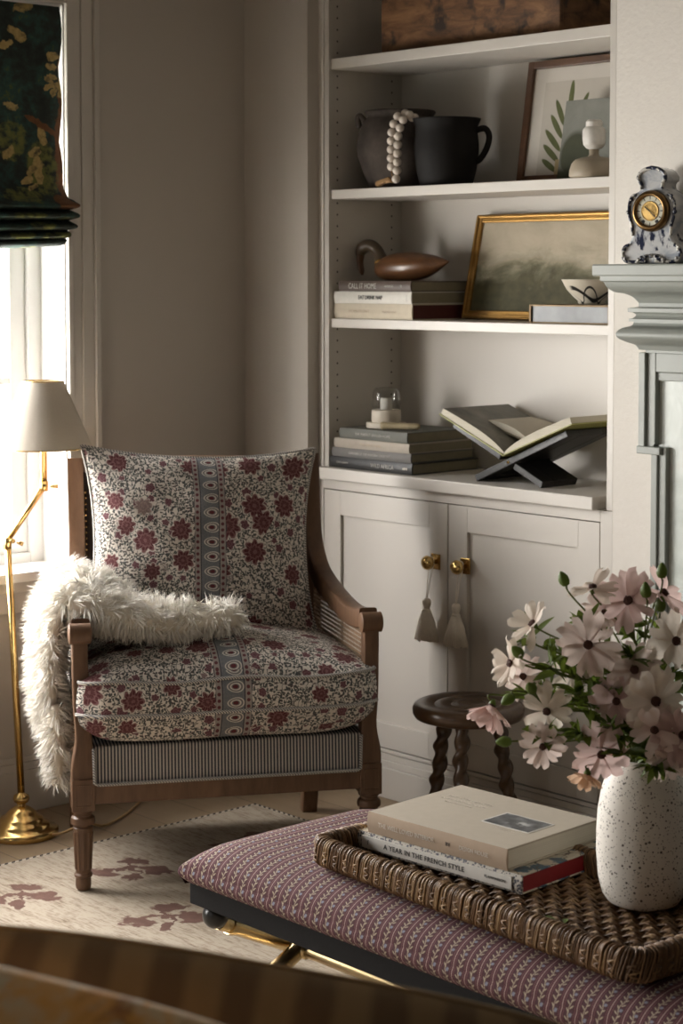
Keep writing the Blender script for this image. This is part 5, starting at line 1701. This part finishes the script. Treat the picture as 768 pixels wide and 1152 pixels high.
def open_book(label, loc, w, d, t, ang, rz, mats, name='open_book', group=None, sag=.012):
    """open book in a shallow V: mats = cover, page block, left page, right page"""
    t_ = thing(name, label, 'book', loc, rz, group)
    for sg, pg in ((-1, mats[2]), (1, mats[3])):
        ca, sa = math.cos(ang), math.sin(ang)
        def P(s, y, h):  # s distance from spine, h height over the board
            return (sg * (s * ca - h * sa), y, s * sa + h * ca)
        cv = MB()
        pts = [P(-.004, -.004, 0), P(w + .004, -.004, 0), P(w + .004, d + .004, 0), P(-.004, d + .004, 0), P(-.004, -.004, .003), P(w + .004, -.004, .003), P(w + .004, d + .004, .003), P(-.004, d + .004, .003)]
        cv.add(pts, [(0, 3, 2, 1), (4, 5, 6, 7), (0, 1, 5, 4), (1, 2, 6, 5), (2, 3, 7, 6), (3, 0, 4, 7)])
        cv.build('cover', mats[0], t_)
        def top(s): return .003 + t * (1 - .75 * (1 - s / w) ** 6) + sag * math.sin(PI * s / w) ** 1 * .6
        ns = 14
        vs = []; 
        for i in range(ns):
            s = w * i / (ns - 1)
            for y in (0, d):
                vs.append(P(s, y, .0031)); vs.append(P(s, y, top(s)))
        fs = []; mi = []
        b = MB()
        for i in range(ns - 1):
            a = i * 4; c = (i + 1) * 4
            b_f = [(a, c, c + 1, a + 1), (a + 2, a + 3, c + 3, c + 2), (a, a + 2, c + 2, c)]
            fs += b_f
        fs += [(0, 1, 3, 2), ((ns - 1) * 4, (ns - 1) * 4 + 2, (ns - 1) * 4 + 3, (ns - 1) * 4 + 1)]
        b.add(vs, fs, 0)
        b.add([v_ for i in range(ns) for v_ in (vs[i * 4 + 1], vs[i * 4 + 3])], [(2 * i, 2 * i + 2, 2 * i + 3, 2 * i + 1) for i in range(ns - 1)], 1)
        b.build('pages', [mats[1], pg], t_)
    return t_


open_book('large open book with dark printed page propped on the black stand', (.975, .014, .895 + .0755), .245, .252, .017, math.radians(22), 0, (m_greencov, m_page, m_photo, m_cleanpage), 'open_book', 'open books on the stand', sag=.006)
open_book('smaller open book with blank cream pages lying on the larger open book', (.985, .095, .895 + .1045), .150, .165, .010, math.radians(15), 0, (m_olivepage, m_page, m_cleanpage, m_cleanpage), 'open_book', 'open books on the stand', sag=.014)

# ------------------------------------------------------------------ books on the tray
m_linen = cloth('beige_linen_cover', (.42, .365, .29), .8, .06)
m_linensp = cloth('tan_spine_cloth', (.40, .30, .215), .8, .06)
m_photo2 = M('monochrome_photo', (.2, .2, .2), .35)
_n = m_photo2.noise(m_photo2.mapping(m_photo2.coord(), (30, 45, 1)), 1, 5, .6)
_x, _y, _z = m_photo2.sep(m_photo2.coord())
m_photo2.color(m_photo2.mix(m_photo2.math('MULTIPLY', m_photo2.ellipse(_x, _y, .055, .030, .022, .012, .1, .6), m_photo2.step(_n, .48, .56)), m_photo2.ramp(_n, [(.38, (.02, .022, .025)), (.55, (.10, .105, .11)), (.7, (.28, .285, .29))]), (.42, .42, .41)))
m_pat = M('speckled_patterned_paper', (.3, .28, .25), .6)
_v = m_pat.voro(m_pat.coord(), 190, dim='3D')
m_pat.color(m_pat.mix(m_pat.step(_v.outputs['Distance'], .42, .5), (.055, .055, .07), (.42, .385, .33)))
m_bird = M('bird_print_cover', (.5, .45, .36), .55)
_w = m_bird.noise(m_bird.coord(), 60, 2, color=True)
_wv = m_bird.vmath('ADD', m_bird.coord(), m_bird.vmath('MULTIPLY', m_bird.vmath('SUBTRACT', _w, (.5, .5, .5)), (.03, .03, 0)))
_v = m_bird.voro(_wv, 19, rand=.9); _e = m_bird.voro(_wv, 24, 'DISTANCE_TO_EDGE')
_c = m_bird.mix(m_bird.step(_v.outputs['Distance'], .34, .28), (.50, .44, .35), (.055, .105, .15))
m_bird.color(m_bird.mix(m_bird.step(_e.outputs['Distance'], .04, .02), _c, (.09, .05, .035)))
m_redblk = plain('crimson_page_edge', (.22, .012, .014), .6, 0, .1, 60)
m_whitelab = plain('white_label', (.60, .575, .53), .6)
TB = Matrix.Rotation(TANG, 3, 'Z')
GT = 'books stacked on the tray'
zb = TF + .0003
R2 = math.radians(3.5)
b2 = make_book('patterned coffee-table book with white spine label lying lowest on the tray', (1.766, -1.230, zb), R2, .392, .255, .033, m_bird, m_redblk, GT, spine_mat=m_pat)
spo = [c for c in b2.children if c.name.startswith('spine')][0]
MB().box((.022, -.0052, .0055), (.372, -.002, .0275)).build('spine_label', m_whitelab, spo)
text_mesh('lettering', 'A YEAR IN THE FRENCH STYLE', .0125, m_dark_ink, spo, Matrix.Translation((.172, -.0056, .0165)) @ Matrix.Rotation(PI / 2, 4, 'X'), spacing=1.12, bold=.0002)
text_mesh('lettering', 'FLAMMARION', .0072, m_dark_ink, spo, Matrix.Translation((.336, -.0056, .0165)) @ Matrix.Rotation(PI / 2, 4, 'X'), spacing=1.05)
text_mesh('lettering', 'f', .012, m_dark_ink, spo, Matrix.Translation((.038, -.0056, .0165)) @ Matrix.Rotation(PI / 2, 4, 'X'))
zb += .0336
b1 = make_book('beige linen coffee-table book with small monochrome photo on its cover', (1.798, -1.226, zb), math.radians(3.0), .328, .255, .038, m_linen, m_page, GT, spine_mat=m_linensp, board=.0035)
spo = [c for c in b1.children if c.name.startswith('spine')][0]
cvo = [c for c in b1.children if c.name.startswith('cover')][0]
text_mesh('lettering', 'THE WELL LOVED INTERIOR', .0118, m_white_ink, spo, Matrix.Translation((.096, -.0044, .019)) @ Matrix.Rotation(PI / 2, 4, 'X'), sx=.9)
text_mesh('lettering', 'BY', .010, m_dark_ink, spo, Matrix.Translation((.196, -.0044, .019)) @ Matrix.Rotation(PI / 2, 4, 'X'))
text_mesh('lettering', 'DESIGN HOUSE', .0105, m_white_ink, spo, Matrix.Translation((.255, -.0044, .019)) @ Matrix.Rotation(PI / 2, 4, 'X'), sx=.9)
ph = MB().box((.185, .095, .0381), (.295, .170, .0387)).build('cover_photo_border', m_whitelab, cvo)
pp_ = MB().box((0, 0, 0), (.102, .067, .0004)).build('cover_photo', m_photo2, ph, loc=(.189, .099, .0387))
for i, (s_, yy, bd) in enumerate(((.0125, .212, 'THE WELL LOVED'), (.0125, .194, 'INTERIOR ROOMS'), (.008, .179, 'for a slower home'))):
    text_mesh('lettering', bd, s_, m_white_ink, cvo, Matrix.Translation((.085, yy - .03, .0383)), sx=1.1)
text_mesh('lettering', 'house and garden', .006, m_white_ink, cvo, Matrix.Translation((.252, .083, .0383)))

# ------------------------------------------------------------------ VASE
m_speck = M('speckled_ceramic', (.66, .62, .56), .6)
_o = m_speck.coord()
s_all = None
for sc, thr, keep, rnd in ((150, .19, .33, 1), (85, .16, .42, 1), (260, .22, .5, 1)):
    vo = m_speck.voro(_o, sc, dim='3D', rand=rnd)
    r_, g_, b_ = m_speck.sep(vo.outputs['Color'])
    k = m_speck.math('MULTIPLY', m_speck.step(vo.outputs['Distance'], thr + .06, thr - .02), m_speck.step(r_, keep, keep + .02))
    s_all = k if s_all is None else m_speck.math('MAXIMUM', s_all, k)
m_speck.color(m_speck.mix(s_all, m_speck.mix(m_speck.noise(_o, 12, 3), (.60, .56, .50), (.70, .665, .61)), (.045, .03, .022)))
m_speck.bump(m_speck.noise(_o, 60, 3), .05)
VX, VY = 2.318, -1.085
va = MB().lathe([(0, .001), (.050, .001), (.060, .006), (.068, .018), (.075, .045), (.0785, .085), (.0785, .12), (.0765, .155), (.071, .19), (.063, .215), (.052, .233), (.047, .240), (.0475, .246), (.044, .246), (.043, .238), (.055, .215), (.068, .17), (.07, .08), (.055, .02), (0, .012)], 64)
tag(va.build('vase', m_speck, smooth=True, loc=(VX, VY, TF + .0003)), 'rounded white ceramic vase with dark speckles on the tray', 'vase')
VM = Vector((VX, VY, TF + .246))      # centre of the mouth

# ------------------------------------------------------------------ FLOWERS
def petal_mat(name, c1, c2, c3):
    m = M(name, c1, .65, spec=.25)
    u, v, _ = m.sep(m.coord('UV'))
    vein = m.noise(m.mapping(m.coord('UV'), (26, 1.6, 1)), 1, 3)
    m.color(m.mix(m.math('MULTIPLY', vein, .5), m.ramp(v, [(0, c3), (.35, c1), (1, c2)]), c3))
    tl = m.node('ShaderNodeBsdfTranslucent'); tl.inputs[0].default_value = (*c2, 1)
    mx = m.node('ShaderNodeMixShader'); mx.inputs[0].default_value = .42
    m.t.links.new(m.b.outputs[0], mx.inputs[1]); m.t.links.new(tl.outputs[0], mx.inputs[2]); m.t.links.new(mx.outputs[0], m.t.nodes['Material Output'].inputs[0])
    return m


PET = [petal_mat('blush_petal', (.66, .51, .46), (.74, .62, .56), (.50, .33, .30)), petal_mat('cream_blush_petal', (.74, .63, .54), (.80, .72, .63), (.56, .42, .34)),
       petal_mat('rose_petal', (.60, .40, .375), (.70, .53, .49), (.42, .24, .23)), petal_mat('peach_petal', (.60, .36, .22), (.64, .44, .30), (.42, .20, .10))]
m_eye = plain('dark_flower_eye', (.07, .024, .015), .8, 0, .5, 400, .5)
def leafy(name, a, b):
    m = M(name, a, .5, spec=.35)
    m.color(m.mix(m.noise(m.coord(), 40, 3), a, b))
    tl = m.node('ShaderNodeBsdfTranslucent'); tl.inputs[0].default_value = (b[0] * 1.6, b[1] * 1.6, b[2], 1)
    mx = m.node('ShaderNodeMixShader'); mx.inputs[0].default_value = .25
    m.t.links.new(m.b.outputs[0], mx.inputs[1]); m.t.links.new(tl.outputs[0], mx.inputs[2]); m.t.links.new(mx.outputs[0], m.t.nodes['Material Output'].inputs[0])
    return m
m_leaf = leafy('deep_green_leaf', (.042, .070, .013), (.115, .155, .032))
m_leaf2 = leafy('light_green_leaf', (.07, .115, .022), (.17, .23, .055))
m_stem = leafy('stem_green', (.07, .095, .022), (.16, .18, .055))

petal_me = {}
def petal_mesh(mi, var):
    key = (mi, var)
    if key in petal_me: return petal_me[key]
    r_ = random.Random(var * 7 + 1)
    L_, Wd = .041, r_.uniform(.0185, .0235)
    cup, twist = r_.uniform(.05, .75), r_.uniform(-.5, .5)
    def P(u_, v_):
        x = (u_ - .5) * 2
        v_ = v_ * .985
        wprof = Wd * (.16 + .84 * v_ ** .85) * (1 - v_ ** 8) ** .5
        notch = .0055 * math.exp(-(x / .28) ** 2) * max(0, (v_ - .8) / .2) - .0025 * (x * x) * max(0, (v_ - .7) / .3) * 2.5
        y = .004 + v_ * L_ - notch
        z = .010 * cup * (x * x) * v_ + .016 * math.sin(v_ * 1.7) * (cup - .25) + .0022 * math.sin(x * 5 + var) * v_ ** 2 + twist * x * .006 * v_
        return (x * wprof, y, z)
    b = MB().grid(P, 9, 10, 0, lambda u_, v_: (u_, v_))
    petal_me[key] = b.mesh('petal', PET[mi], True)
    return petal_me[key]


eye_me = MB().lathe([(0, -.001), (.0062, -.001), (.0075, .002), (.0065, .0048), (.004, .006), (0, .0062)], 14)
for k in range(16):
    a = 2.4 * k; r_ = .0068 * math.sqrt((k + 1) / 16)
    eye_me.sphere((r_ * math.cos(a), r_ * math.sin(a), .0062 - r_ * .25), .0014, 6, 4)
eye_me = eye_me.mesh('flower_eye', m_eye, True)


def W3(a, b, c):
    """bouquet frame: a to the right, b up, c towards the sofa; metres from the vase mouth"""
    return VM + RT * a + Vector((0, 0, b)) - FWH * c


def stem_path(head, nrm, seed):
    r_ = random.Random(seed)
    off = Vector((r_.uniform(-.026, .026), r_.uniform(-.026, .026), 0))
    base = VM + off * .8 + Vector((0, 0, -.15)); mouth = VM + off + Vector((0, 0, .0))
    d = head - mouth
    midp = mouth + Vector((d.x * .35, d.y * .35, d.z * .55 + .03 * d.length + .012))
    return crv([base, mouth, midp, head - nrm * .018, head - nrm * .003], 6)


def leaf_add(b, p, d, up, L_, Wd, fold=.35, droop=.4, mi=0):
    d = d.normalized(); s = d.cross(up)
    if s.length < 1e-4: s = d.orthogonal()
    s.normalize(); nn = s.cross(d).normalized()
    vs = []; n = 7
    cur = Vector(p); dd = d.copy()
    for i in range(n):
        t = i / (n - 1)
        w_ = Wd * math.sin(PI * (t * .93 + .05)) ** .9 * (1.15 - .3 * t)
        q = nn * (-fold * w_)
        vs += [cur + s * w_ - q * .0 + nn * fold * w_, cur, cur - s * w_ + nn * fold * w_]
        dd = (dd + Vector((0, 0, -droop / n))).normalized()
        cur = cur + dd * L_ / (n - 1)
    fs = []
    for i in range(n - 1):
        a = i * 3
        fs += [(a, a + 3, a + 4, a + 1), (a + 1, a + 4, a + 5, a + 2)]
    b.add(vs, fs, mi)


nflower = 0
def make_flower(label, a, b, c, nrm, mi, size=1.0, npet=7, openness=.25, seed=0):
    """nrm: facing direction in the bouquet frame (right, up, towards the sofa)"""
    global nflower
    nflower += 1
    r_ = random.Random(seed * 13 + 5)
    n_ = (RT * nrm[0] + Vector((0, 0, nrm[1])) - FWH * nrm[2]).normalized()
    head = W3(a, b, c)
    t = thing('flower', label, 'flower', head, 0, 'cut flowers in the vase')
    X = n_.orthogonal().normalized(); Y = n_.cross(X)
    for k in range(npet):
        an = 2 * PI * k / npet + r_.uniform(-.12, .12)
        rad = X * math.cos(an) + Y * math.sin(an)
        op = openness + r_.uniform(-.32, .32)
        yv = (rad * math.cos(op) + n_ * math.sin(op)).normalized()
        xv = n_.cross(rad).normalized(); zv = xv.cross(yv).normalized()
        o = bpy.data.objects.new('petal', petal_mesh(mi, r_.randrange(6))); COL.objects.link(o); o.parent = t
        sc = size * r_.uniform(.88, 1.08)
        o.matrix_local = (Matrix((xv * sc, yv * sc, zv * sc)).transposed()).to_4x4()
    o = bpy.data.objects.new('flower_eye', eye_me); COL.objects.link(o); o.parent = t
    o.matrix_local = Matrix((X * size, Y * size, n_ * size)).transposed().to_4x4() @ Matrix.Translation((0, 0, .001))
    pts = [p - head for p in stem_path(head, n_, seed)]
    MB().tube(pts, [.0021 - .0007 * i / len(pts) for i in range(len(pts))], 7).build('stem', m_stem, t, smooth=True)
    cal = MB().lathe([(.0015, -.010), (.004, -.006), (.0062, -.001), (.005, .002)], 10, (0, 0, 0), 0, Matrix((X, Y, n_)).transposed())
    cal.build('calyx', m_leaf2, t, smooth=True)
    return t


FL = [
    ('open blush flower facing out at the centre of the bouquet', -.103, .200, .060, (-.1, .1, 1), 0, 1.05, 8, .2),
    ('blush flower seen from the side at the top of the bouquet', -.088, .282, .000, (-.2, .9, .35), 1, .95, 7, .2),
    ('large rosy flower with upright petals near the top of the bouquet', -.030, .262, .010, (-.3, .45, .7), 2, 1.12, 7, .55),
    ('dusky rose flower at the top edge of the bouquet nearest the fireplace', .030, .272, -.01, (.5, .5, .3), 2, 1.0, 7, .3),
    ('cream-pink flower reaching up and away on the armchair side', -.186, .222, .000, (-.65, .55, .25), 1, .92, 7, .3),
    ('pale flower turned sideways below the cream-pink one', -.222, .158, .005, (-.75, .15, .35), 1, .95, 7, .4),
    ('ragged blush flower beside the lowest side bud', -.200, .130, -.02, (-.2, .3, .6), 0, .85, 6, .5),
    ('nodding pink flower farthest out over the stool', -.254, .090, .01, (-.35, -.75, .3), 2, .98, 7, .75),
    ('white flower with drooping folded petals hanging over the books', -.168, .090, .055, (-.35, -.2, .8), 1, .92, 6, -.15),
    ('small flat blush flower low above the beige book', -.177, .036, .075, (-.15, .05, 1), 0, .78, 7, .1),
    ('rosy flower drooping over the vase shoulder', -.082, .024, .075, (-.05, -.2, 1), 2, 1.0, 7, .05),
    ('small peach flower hanging lowest beside the vase', -.104, -.010, .070, (-.2, -.85, .4), 3, .62, 8, .7),
    ('wide cream flower directly above the vase mouth', .003, .113, .085, (.05, .1, 1), 1, 1.12, 8, .1),
    ('blush flower tucked just above the wide cream flower', -.025, .155, .045, (-.15, .4, .9), 0, 1.0, 7, .15),
    ('blush flower just below the wide cream flower', .000, .069, .095, (-.05, -.05, 1), 0, .95, 7, .1),
    ('rosy flower at the frame edge below the cream flower', .046, .058, .085, (.3, 0, 1), 2, 1.0, 7, .15),
    ('peach-cream flower at the frame edge above the cream flower', .044, .200, .030, (.25, .2, .9), 1, 1.05, 7, .2),
    ('blush flower behind the upper rosy flower', -.062, .235, -.035, (-.1, .6, .6), 0, .95, 7, .3),
    ('rosy flower half hidden between the central and wide cream flowers', -.055, .105, .05, (-.2, .1, 1), 2, .9, 7, .2),
    ('pale flower tilted over the vase lip on the fireplace side', .030, .018, .085, (.25, -.3, 1), 0, .85, 7, .15),
    ('half-hidden white flower deep in the bouquet foliage', -.120, .140, -.01, (-.3, .2, .7), 1, .8, 6, .4),
]
for i, q in enumerate(FL):
    make_flower(q[0], q[1], q[2], q[3], q[4], q[5], q[6], q[7], q[8], i + 1)


def make_bud(label, a, b, c, nrm, seed, size=1.0):
    n_ = (RT * nrm[0] + Vector((0, 0, nrm[1])) - FWH * nrm[2]).normalized()
    head = W3(a, b, c)
    t = thing('flower_bud', label, 'bud', head, 0, 'closed buds in the vase')
    X = n_.orthogonal().normalized(); Y = n_.cross(X)
    Rm = Matrix((X, Y, n_)).transposed()
    bb_ = MB()
    vs = []; n = 20; prof = [(.001, -.002), (.0055, .0), (.008, .006), (.0078, .012), (.0055, .018), (.003, .022), (.0008, .024)]
    for (r, z) in prof:
        for j in range(n):
            an = 2 * PI * j / n
            rr = r * size * (1 + .12 * abs(math.sin(2.5 * an)))
            vs.append(Rm @ Vector((rr * math.cos(an), rr * math.sin(an), z * size)))
    bb_.add(vs, [(i * n + j, i * n + (j + 1) % n, (i + 1) * n + (j + 1) % n, (i + 1) * n + j) for i in range(len(prof) - 1) for j in range(n)])
    bb_.build('bud', m_leaf2, t, smooth=True)
    pts = [p - head for p in stem_path(head, n_, seed)]
    MB().tube(pts, .0016, 6).build('stem', m_stem, t, smooth=True)


for i, q in enumerate((
        ('green bud at the top of the bouquet on the cupboard side', -.132, .288, .0, (-.4, .9, .1)), ('upright green bud at the top of the bouquet against the fireplace', .024, .302, .01, (0, 1, .1)),
        ('green bud on the armchair side below the cream-pink flower', -.208, .176, .03, (-.5, .5, .3)), ('round green bud among the leaves in front of the cupboard', -.138, .186, .03, (-.2, .7, .4)),
        ('pale bud hanging beside the nodding pink flower', -.222, .108, .03, (-.6, -.3, .4)), ('split bud pointing sideways above the beige book', -.226, .036, .04, (-1, .0, .2)),
        ('pale green bud beside the drooping white flower', -.190, .120, .045, (-.3, .5, .5)), ('green bud on a tall stem behind the rosy flowers', .018, .250, .03, (.1, 1, .1)), ('green bud on a tall stem left of the fireplace edge', -.006, .275, .04, (-.1, 1, .1)))):
    make_bud(*q, 100 + i, 1.05)

lr = random.Random(21)
SPR = [(-.05, .13, .03), (-.12, .12, .04), (-.16, .16, .02), (-.19, .20, -.01), (-.09, .18, .02), (-.03, .18, .03), (.03, .15, .03), (-.07, .07, .07), (-.12, .06, .06), (.02, .08, .05), (.05, .12, .0), (-.15, .09, .0),
       (-.02, .22, -.02), (-.10, .23, .01), (-.20, .11, .02), (.04, .21, -.02), (-.05, .03, .075), (.01, .01, .08), (-.08, .14, -.04), (-.17, .055, .05)]
spots = ['at the heart of the bouquet', 'leaning towards the books', 'reaching out to the cupboard', 'highest on the armchair side', 'behind the central blush flower', 'behind the upper rosy flower', 'behind the wide cream flower',
         'draping over the vase lip', 'low above the beige book', 'under the wide cream flower', 'at the fireplace side', 'behind the drooping white flower', 'rising towards the mantel', 'under the topmost bud', 'behind the nodding pink flower',
         'at the upper fireplace side', 'hanging down the vase shoulder', 'hanging over the front of the vase', 'at the back of the bouquet', 'beside the small flat flower']
for i, (a, b, c) in enumerate(SPR):
    t = thing('leaf_sprig', 'green leafy sprig ' + spots[i], 'foliage', VM, 0, 'leafy sprigs in the vase')
    head = W3(a, b, c)
    d = (head - VM)
    pts = [p - VM for p in stem_path(head, (d.normalized() + Vector((0, 0, .2))).normalized(), 200 + i)]
    MB().tube(pts, .0017, 6).build('stem', m_stem, t, smooth=True)
    lb = MB()
    k = len(pts)
    for q in range(21):
        f_ = .40 + .60 * q / 20
        p = pts[min(k - 1, int(f_ * (k - 1)))]
        if p.length < .02: continue
        dirn = (Vector((lr.gauss(0, 1), lr.gauss(0, 1), lr.gauss(.15, .6))) + d.normalized() * .7 - FWH * .25)
        base_up = Vector((lr.gauss(0, .3), lr.gauss(0, .3), 1)) - FWH * .4
        L_ = lr.uniform(.028, .055); Wd = lr.uniform(.0045, .0085)
        leaf_add(lb, p, dirn, base_up, L_, Wd, .3, lr.uniform(.1, .7), 0 if lr.random() < .7 else 1)
        if lr.random() < .6:
            leaf_add(lb, Vector(p) + dirn.normalized() * L_ * .3, dirn + Vector((lr.gauss(0, .8), lr.gauss(0, .8), 0)), base_up, L_ * .6, Wd * .7, .3, .3, 0)
    lb.build('leaves', [m_leaf, m_leaf2], t, smooth=True)

# fallen leaf bits on the tray
for (lx_, ly_, an, lab) in ((2.255, -1.268, .5, 'curled fallen green leaf on the tray nearer the books'), (2.30, -1.262, 2.2, 'curled fallen green leaf on the tray nearer the vase')):
    fb = MB(); leaf_add(fb, (0, 0, 0), Vector((math.cos(an), math.sin(an), .15)), Vector((0, 0, 1)), .026, .0045, .4, .4)
    tag(fb.build('fallen_leaf', m_leaf2, smooth=True, loc=(lx_, ly_, TF + .001)), lab, 'leaf', 'fallen leaves on the tray')

# ------------------------------------------------------------------ SOFA + FOREGROUND PILLOWS
m_sofa = plain('sofa_linen', (.30, .26, .20), .9, 0, .1, 60)
SO = CAM + FWH * 1.45; SO.z = 0
sfa = thing('sofa', 'linen sofa seat carrying the loose pillows nearest the viewer', 'sofa', SO, math.atan2(RT.y, RT.x))
MB().box((-.75, -.45, .06), (.75, .48, .30)).build('base', m_sofa, sfa, bevel=.02)
MB().box((-.74, -.25, .30), (.74, .50, .405)).build('seat', m_sofa, sfa, bevel=.03, segs=3)
MB().box((-.75, -.47, .30), (.75, -.26, .72)).build('backrest', m_sofa, sfa, bevel=.04, segs=3)
for a in (-.68, .68):
    for b_ in (-.4, .42):
        MB().lathe([(.0, 0), (.016, 0), (.024, .062)], 12, (a, b_, 0)).build('leg', m_walnut, sfa, smooth=True)

m_brown = M('brown_striped_velvet', (.05, .03, .015), .85, sheen=.6)
u, v, _ = m_brown.sep(m_brown.coord('UV'))
_s = m_brown.math('SINE', m_brown.math('ADD', m_brown.math('MULTIPLY', u, 2 * PI / .066), m_brown.math('MULTIPLY', m_brown.noise(m_brown.coord('UV'), 9, 2), 1.5)))
m_brown.color(m_brown.mix(m_brown.step(_s, -.5, .5), (.145, .09, .048), m_brown.mix(m_brown.noise(m_brown.coord('UV'), 30, 3), (.225, .15, .075), (.31, .21, .108))))
m_brown.b.inputs['Sheen Tint'].default_value = (.6, .42, .2, 1)
m_och = M('ochre_patterned_cloth', (.3, .15, .04), .9, sheen=.25)
_n = m_och.noise(m_och.coord('UV'), 9, 4, .6, 1.2)
_n2 = m_och.noise(m_och.coord('UV'), 30, 4, .6)
m_och.color(m_och.mix(m_och.step(_n2, .52, .66), m_och.ramp(_n, [(.40, (.46, .19, .05)), (.48, (.86, .43, .10)), (.56, (.82, .62, .36)), (.62, (.55, .29, .11))]), (.78, .64, .42)))
TS = Matrix((RT, FWH, Vector((0, 0, 1)))).transposed().to_4x4()


def sofa_pillow(name, label, right, fwd, z, w, h, t, mat, tilt, roll, yaw=0, seed=1, wr=.012, piping=None, rc=.07):
    p = thing(name, label, 'pillow', group='pillows on the sofa')
    q = CAM + RT * right + FWH * fwd
    p.matrix_world = Matrix.Translation((q.x, q.y, z)) @ TS @ Matrix.Rotation(yaw, 4, 'Z') @ Matrix.Rotation(math.radians(90) - tilt, 4, 'X') @ Matrix.Rotation(roll, 4, 'Z')
    b, e = pillow_mesh(w, h, t, 40, .0, rc, wr=wr, seed=seed)
    b.build('cover', mat, p, smooth=True)
    if piping: MB().tube(e, .003, 8, closed=True).build('seam', piping, p, smooth=True)
    return p


sofa_pillow('throw_pillow', 'dark brown velvet pillow with faint stripes in the foreground', -.098, 1.63, .600, .640, .44, .17, m_brown, math.radians(14), math.radians(-9.6), 0, 11, .010, m_brown)
sofa_pillow('throw_pillow', 'ochre patterned pillow at the lower corner nearest the viewer', -.30, 1.35, .684, .52, .48, .15, m_och, math.radians(32), math.radians(-13), 0, 5, .010)
